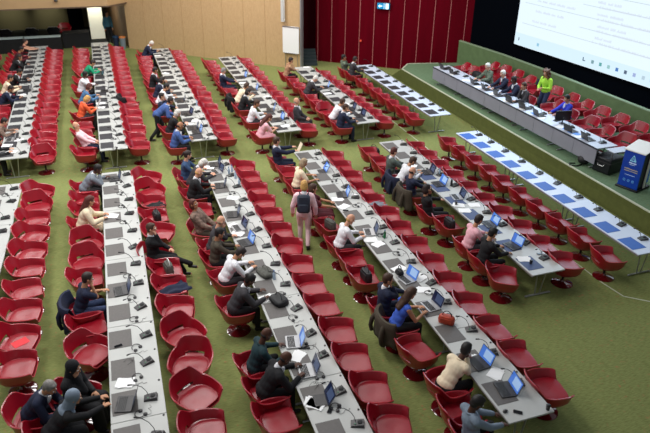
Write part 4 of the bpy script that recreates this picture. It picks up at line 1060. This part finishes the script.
for nm, x, y in DATA['ITEM']:
    r, b, o_ = where_of(x, y); x = max(xo(r, b, y)+.12, min(xo(r, b, y)+.78, x)); at_ = f'at seat {o_} from the cross aisle, {RN[r]} {BLK[b]} row'
    if nm == 'bag': bag(ROWX[r]+.34, y, .752, .3, MBB if wn else MGB, 'briefcase', ('black soft briefcase ' if wn else 'dark grey soft briefcase ')+at_, lie=True, w=.42, d=.12, h=.3); wn += 1
    elif nm == 'handbag': bag(x-.05, y, .752, .8, mat('orange leather', L(178, 62, 36), .5, var=.2), 'handbag', 'orange brown leather handbag on the fourth front row', 'bag', .32, .16, .17, hm=MBB)
    elif nm == 'camera_bag': bag(x-.04, y, .752, .2, MBB, 'camera_bag', 'small black camera bag on the table near the navy jacket man', 'bag', .2, .13, .12)
    elif nm in ('bottle', 'flask'):
        same = sorted([abs(q[2]-19.4) for q in DATA['ITEM'] if q[0] == 'bottle' and row_of(q[1]) == r and (q[2] < 19.3) == (b == 'n')])
        k_ = same.index(abs(y-19.4)) if nm == 'bottle' else 0
        t = thing('bottle', 'dark slim flask standing on the fifth front row beside a blue lit laptop' if nm == 'flask' else f'small drinks bottle, {ORD[k_]} one from the cross aisle on the {RN[r]} {BLK[b]} row', 'bottle', (x, y, .746))
        c_ = mat('black flask', L(26, 26, 30), .3) if nm == 'flask' else (mat('green glass', L(24, 110, 60), .15) if x > 5.5 and y < 13 else mat('clear plastic', L(176, 196, 216), .12))
        obj('bottle_body', MB().lathe([(0, 0), (.032, 0), (.034, .01), (.034, .14), (.03, .16), (.013, .19), (.013, .205), (0, .205)], 14), c_, t)
        obj('cap', MB().lathe([(.015, .2), (.016, .225), (0, .226)], 12), mat('bottle cap', L(60, 90, 150), .4), t)
    elif nm == 'phone':
        mb = MB(); mb.box((-.075, -.036, 0), (.075, .036, .008), bev=.003); t = thing('mobile_phone', 'black mobile phone lying '+at_, 'phone', (x, y, .753), random.uniform(-1, 1)); obj('phone_body', mb, M_MIC, t)
        mb = MB(); mb.box((-.07, -.032, .008), (.07, .032, .0088)); obj('phone_screen', mb, mat('black glass', L(10, 10, 14), .05), t)
    elif nm == 'mouse':
        t = thing('computer_mouse', 'black computer mouse beside the nearest laptop of the fourth row', 'mouse', (x-.04, y, .753), .3); mb = MB(); mb.ell((0, 0, .008), (.052, .031, .026)); obj('mouse_body', mb, M_MIC, t); obj('scroll_wheel', MB().ell((.025, 0, .03), (.01, .004, .007)), M_CHROME, t)
    elif nm == 'glasses':
        t = thing('eyeglasses', 'dark rimmed eyeglasses lying '+at_, 'glasses', (x, y, .756), .6)
        for s in (1, -1):
            mb = MB(); mb.tube([(.0+.018*math.cos(a), s*.033+.025*math.sin(a), .018) for a in [2*PI*i/12 for i in range(13)]], .003, 5); obj('lens_rim', mb, M_BLACKM, t)
            mb = MB(); mb.tube([(0, s*.06, .018), (-.06, s*.062, .018), (-.12, s*.06, .004)], .003, 5); obj('temple', mb, M_BLACKM, t)
    elif nm == 'cup':
        t = thing('paper_cup', 'small dark cup standing '+at_, 'cup', (x, y, .746)); obj('cup_body', MB().lathe([(0, 0), (.028, 0), (.038, .09), (.035, .09), (.026, .006), (0, .006)], 16), mat('dark cup', L(40, 36, 40), .4), t)
        obj('lid', MB().lathe([(.04, .088), (.04, .096), (.03, .102), (0, .102)], 16), M_BLACKM, t)

bag(8.35, 18.75, 0, .4, MBB, 'travel_bag', 'black bag standing on the carpet at the cross aisle end of the fifth front row', w=.45, d=.25, h=.42)
# ------------------------------------------------------------------ dais furniture
def dais_x(y): return 13.58+(24.6-y)*.021
rzd = -math.atan(.021)
DY0, DY1 = 24.6, 14.35; nT = 5; sl_ = (DY0-DY1)/nT
M_GP = mat('grey front panel', L(142, 142, 154), .5, var=.05, scale=2)
M_DT = mat('dais table top', L(196, 202, 216), .4, var=.03)
for i in range(nT):
    yc = DY0-sl_*(i+1)
    t = thing('podium_table', f'grey fronted dais table, {ORD[i]} from the far end', 'table', (dais_x(yc), yc, H_D), -rzd*-1 if 0 else math.atan(.021))
    mb = MB(); mb.box((0, .004, .715), (.8, sl_-.004, .745), bev=.004); obj('tabletop', mb, M_DT, t)
    mb = MB(); mb.box((-.012, .002, .70), (.0, sl_-.002, .75)); obj('dark_edge', mb, mat('dark edge', L(44, 44, 56), .5), t)
    for q in range(2):
        mb = MB(); mb.box((.004, q*sl_/2+.006, .22), (.028, (q+1)*sl_/2-.006, .71)); obj('front_panel', mb, M_GP, t)
    for yy in (.25, sl_-.25): obj('leg', LEGM, M_CHROME, t, (0, yy, 0))
FRONTC = [(14.8, 24.35), (14.82, 23.65), (14.85, 22.95)]
occS = [o for o in OCC if o[2][0] == 'S']
fr = list(FRONTC)+[(15.3, 18.55), (15.2, 16.6), (15.05, 15.72), (15.15, 14.85), (15.1, 19.35)]
k = 0
for x, y in fr:
    if any(abs(o[1]-y) < .55 and abs(o[0]-x) < .6 for o in occS): continue
    if (x, y) == (15.1, 19.35): continue
    chair(x, y, PI+random.gauss(0, .15), f'empty red tub chair at the dais table, {ORD[k]} empty one from far end', H_D, 'empty red chairs on the dais'); SP[('S', k)] = (x, y, PI); k += 1
RC = [(16.41, 24.13), (16.56, 23.42), (16.63, 22.63), (16.59, 21.71), (16.6, 20.8), (16.6, 19.96), (16.64, 19.07), (16.61, 18.24), (16.6, 17.35), (16.65, 16.5), (16.64, 15.61), (16.64, 14.75), (16.6, 13.9)]
for i, (x, y) in enumerate(RC):
    chair(x-.30, y, PI+random.gauss(.05, .12), f'empty red tub chair against the green dais wall, {ORD[i]} from the far end', H_D, 'red chairs along the dais wall')
coat(16.25, 20.8, PI, cloth('navy'), 'coat', 'dark blue coat over a rear dais chair behind the suited men').location.z = H_D
bag(14.80, 22.97, H_D+.49, PI, MBB, 'shoulder_bag', 'large black bag on a dais chair beside the silver haired person', w=.5, d=.3, h=.36)
random.seed(5)
for i in range(14):
    y = 24.2-.73*i
    place('mic', make_mic, (dais_x(y)+.5, y, H_D+.7455), PI+random.uniform(-.3, .3)-PI, f'dark microphone on the dais table, {ORD[i]} from the far end', 'dais microphones')
for i in range(12):
    y = 24.1-.82*i
    if i in (2, 9): continue
    laptop(dais_x(y)+.3, y, 'dark', PI+random.uniform(-.15, .15), f'dark laptop on the dais table, seat {ORD[i]} from the far end', H_D+.746)
for i in range(9):
    y = 23.2-.98*i
    o = obj('paper_stack', PAPM[i % 3], M_PAPER, None, (dais_x(y)+.2, y, H_D+.7465), (0, 0, random.uniform(-.6, .6))); tag(o, f'white papers on the dais table, {ORD[i]} from the far end', 'paper', 'papers on the dais table')
t = thing('desktop_monitor', 'black monitor standing on the dais table before the royal blue jacket', 'monitor', (dais_x(16.9)+.5, 16.62, H_D+.746), math.radians(80))
mb = MB(); mb.box((-.02, -.28, .1), (.02, .28, .44), bev=.008); obj('monitor_case', mb, M_BLACKM, t)
mb = MB(); mb.add([(.021, -.26, .12), (.021, .26, .12), (.021, .26, .42), (.021, -.26, .42)], [(0, 1, 2, 3)]); obj('monitor_screen', mb, M_SCRD, t)
mb = MB(); mb.tube([(0, 0, 0.01), (0, 0, .2)], .02); mb.lathe([(0, 0), (.11, 0), (.1, .012), (0, .014)], 20); obj('monitor_stand', mb, M_BLACKM, t)
for i, y in enumerate((17.7, 16.2, 15.7, 15.2)):
    mb = MB(); mb.box((-.1, -.2, 0), (.12, .2, .004)); o = obj('desk_mat', mb, mat('blue folder', L(60, 130, 214), .5), None, (dais_x(y)+.25, y, H_D+.746), (0, 0, .1*i)); tag(o, f'light blue folder on the dais table, {ORD[i]} from the far end', 'folder', 'blue folders on the dais table')
# equipment at the near end of the dais table
t = thing('equipment_case', 'black equipment case on the dais floor at the near table end', 'case', (14.25, 14.25, H_D), .25)
mb = MB(); mb.box((-.35, -.3, .02), (.35, .3, .5), bev=.03); obj('case_body', mb, mat('black case', L(16, 18, 24), .5), t)
mb = MB(); mb.box((-.36, -.31, .36), (.36, .31, .39)); obj('case_seam', mb, M_MIC, t)
mb = MB(); mb.tube([(-.36, -.1, .3), (-.39, -.08, .26), (-.39, .08, .26), (-.36, .1, .3)], .012); obj('handle', mb, M_CHROME, t)
t = thing('equipment_bag', 'black bag and cables on the dais floor beside the equipment case', 'bag', (13.95, 14.95, H_D), .6)
mb = MB(); mb.ell((0, 0, .16), (.26, .2, .17)); mb.ell((.1, .1, .2), (.15, .14, .17)); obj('bag_body', mb, MBB, t)
mb = MB(); mb.tube([(-.2, 0, .03), (-.4, .1, .02), (-.45, .3, .02), (-.3, .35, .02), (-.2, .2, .02)], .02); obj('cable', mb, M_BLACKM, t)
t = thing('side_stand', 'white topped small side table with metal legs at the dais table end', 'table', (14.1, 13.95, H_D), .0)
mb = MB(); mb.box((-.05, -.05, .72), (.65, .32, .745), bev=.005); obj('tabletop', mb, M_DT, t)
for sx in (.05, .55): 
    mb = MB(); mb.tube([(sx, .1, 0), (sx, .1, .72)], .015); obj('leg', mb, M_CHROME, t)

# lectern
ang = math.atan2(13.24-12.69, 13.77-13.95)          # along the front edge, bottom to far corner
t = thing('lectern', 'blue fronted lectern with white sloping top and logo on the dais', 'lectern', (13.86, 12.965, H_D), ang-PI/2)
# local: y along front edge (+y far), front faces -x
w = .30
mb = MB(); mb.box((-.0, -w, .06), (.04, w, 1.16), bev=.008); obj('front_panel', mb, mat('lectern blue', L(14, 66, 176), .35, var=.1, scale=2), t)
lf = t
mb = MB(); mb.box((.04, -w+.02, .04), (.55, -w+.05, 1.14)); mb.box((.04, w-.05, .04), (.55, w-.02, 1.14)); obj('side_panel', mb, mat('lectern dark', L(18, 20, 34), .4), t)
mb = MB(); mb.box((-.05, -w-.04, 0), (.7, w+.04, .06), bev=.015); obj('plinth', mb, mat('lectern black', L(16, 16, 24), .5), t)
mb = MB(); mb.add([(-.03, -w-.02, 1.15), (-.03, w+.02, 1.15), (.68, w+.02, 1.27), (.68, -w-.02, 1.27), (-.03, -w-.02, 1.18), (-.03, w+.02, 1.18), (.68, w+.02, 1.30), (.68, -w-.02, 1.30)], [(0, 1, 2, 3), (7, 6, 5, 4), (0, 4, 5, 1), (1, 5, 6, 2), (2, 6, 7, 3), (3, 7, 4, 0)]); obj('reading_top', mb.mesh('rt', smooth=False), mat('lectern white', L(236, 232, 224), .4), t)
mb = MB(); mb.box((.30, -w-.03, .06), (.40, -w+.005, 1.17), bev=.008); obj('white_post', mb, MATS['lectern white'], t)
mb = MB(); mb.box((.42, -w-.01, .2), (.54, -w+.015, .7)); obj('blue_stripe', mb, mat('bright blue', L(20, 110, 220), .4), t)
def fr_rect(name, rects, m):
    mb = MB()
    for y0, z0, y1, z1 in rects: mb.add([(-.003, y0, z0), (-.003, y1, z0), (-.003, y1, z1), (-.003, y0, z1)], [(0, 3, 2, 1)])
    return obj(name, mb.mesh(name, smooth=False), m, t)
MW = mat('print white', L(210, 232, 250), .5, emit=.15)
tri = MB()
for s in (1, .55):
    pts = [(-.085*s, 0.87), (.085*s, .87), (0, .87+.17*s)]
    for i in range(3):
        a, b = pts[i], pts[(i+1) % 3]; tri.tube([(-.004, a[0], a[1]), (-.004, b[0], b[1])], .009 if s == 1 else .006, 6)
obj('triangle_logo', tri, mat('logo cyan', L(150, 220, 230), .5, emit=.15), t)
rr = random.Random(2)
fr_rect('logo_lettering', [(-.11+i*.032, .79, -.11+i*.032+.022, .79+.028+.01*rr.random()) for i in range(7)]+[(-.08+i*.02, .75, -.08+i*.02+.013, .765) for i in range(8)], MW)
fr_rect('title_lettering', [(-.2+i*.034, .60, -.2+i*.034+.025, .60+.026+.012*rr.random()) for i in range(12)]+[(-.2+i*.034, .545, -.2+i*.034+.025, .57) for i in range(12)], mat('print yellow', L(206, 190, 130), .5))
fr_rect('small_lettering', [(-.15+i*.022, .43, -.15+i*.022+.014, .445) for i in range(14)], MW)
ic = MB()
for yy in (-.13, 0, .13): ic.tube([(-.004, yy+.035*math.cos(a), .27+.035*math.sin(a)) for a in [2*PI*i/16 for i in range(17)]], .007, 5); ic.box((-.006, yy-.012, .255), (-.002, yy+.012, .285))
obj('round_icons', ic, mat('icon blue', L(110, 180, 240), .5), t)

# black chairs behind the skirted tables and a few reds in the recess
def make_bchair():
    t = thing('black_chair', '', 'chair')
    for n_, me, m in (('tub_shell', CM[0], M_BLACK), ('seat_cushion', CM[1], M_BLACK), ('pole', CM[2], M_BLACKM), ('pedestal_base', CM[3], M_BLACKM)): obj(n_, me, m, t)
    return t
for i, x in enumerate((-6.6, -5.2, -3.8, -2.6)):
    place('bchair', make_bchair, (x, 41.5, 0), -PI/2+PI, f'black tub chair behind the skirted tables, {ORD[i]} from the left', 'black chairs in the recess')
place('chair', make_chair, (-2.0, 41.7, 0), -PI/2, 'red tub chair in the dark recess beside the black chairs')

# ------------------------------------------------------------------ light
def area(name, loc, size, e, col=(1, 1, 1), target=None, sy=None):
    l = bpy.data.lights.new(name, 'AREA'); l.energy = e; l.color = col; l.shape = 'RECTANGLE'; l.size = size; l.size_y = sy or size
    o = bpy.data.objects.new(name, l); COL.objects.link(o); o.location = loc
    if target: o.rotation_euler = (V(target)-V(loc)).to_track_quat('-Z', 'Y').to_euler()
    return o
for x in (-4, 1.5, 7):
    for y in (11, 17, 23, 29):
        e = {-4: 275, 1.5: 280, 7: 175}[x]
        if y == 11: e *= {-4: .95, 1.5: .9, 7: .22}[x]
        if y == 17 and x == 7: e *= .8
        area('ceiling_light', (x, y, 9.2), 2.6, e, (1, .985, .96))
area('ceiling_light', (12, 27, 9.2), 2.2, 260, (1, .96, .92)); area('ceiling_light', (13.5, 20, 9.2), 2.2, 170, (.85, .93, 1))
area('wall_fill', (4, 30, 9.0), 3, 230, (1, .95, .86), (6, 34.5, 1.5))  # added fill that brightens the wood wall, no fixture known there
area('screen_glow', (17.0, 18.5, 5.3), 9, 420, (.62, .8, 1), (10, 13, .5), 5)
for x in (-5.1, -2.9):
    l = bpy.data.lights.new('recess_spot', 'SPOT'); l.energy = 170; l.spot_size = 1.0; l.spot_blend = 1; l.color = (1, .93, .7)
    o = bpy.data.objects.new('recess_spot', l); COL.objects.link(o); o.location = (x, 43.2, 2.45); o.rotation_euler = (V((x, 45, .9))-V(o.location)).to_track_quat('-Z', 'Y').to_euler()
area('door_light', (-.15, 40.3, 2.4), .4, 22, (1, .98, .85), (-.15, 41.1, 1.4))
w = bpy.data.worlds.new('world'); bpy.context.scene.world = w; w.use_nodes = True
w.node_tree.nodes['Background'].inputs[0].default_value = (.86, .92, 1, 1); w.node_tree.nodes['Background'].inputs[1].default_value = .19
sc_ = bpy.context.scene
sc_.view_settings.view_transform = 'Standard'; sc_.view_settings.look = 'None'; sc_.view_settings.exposure = .24
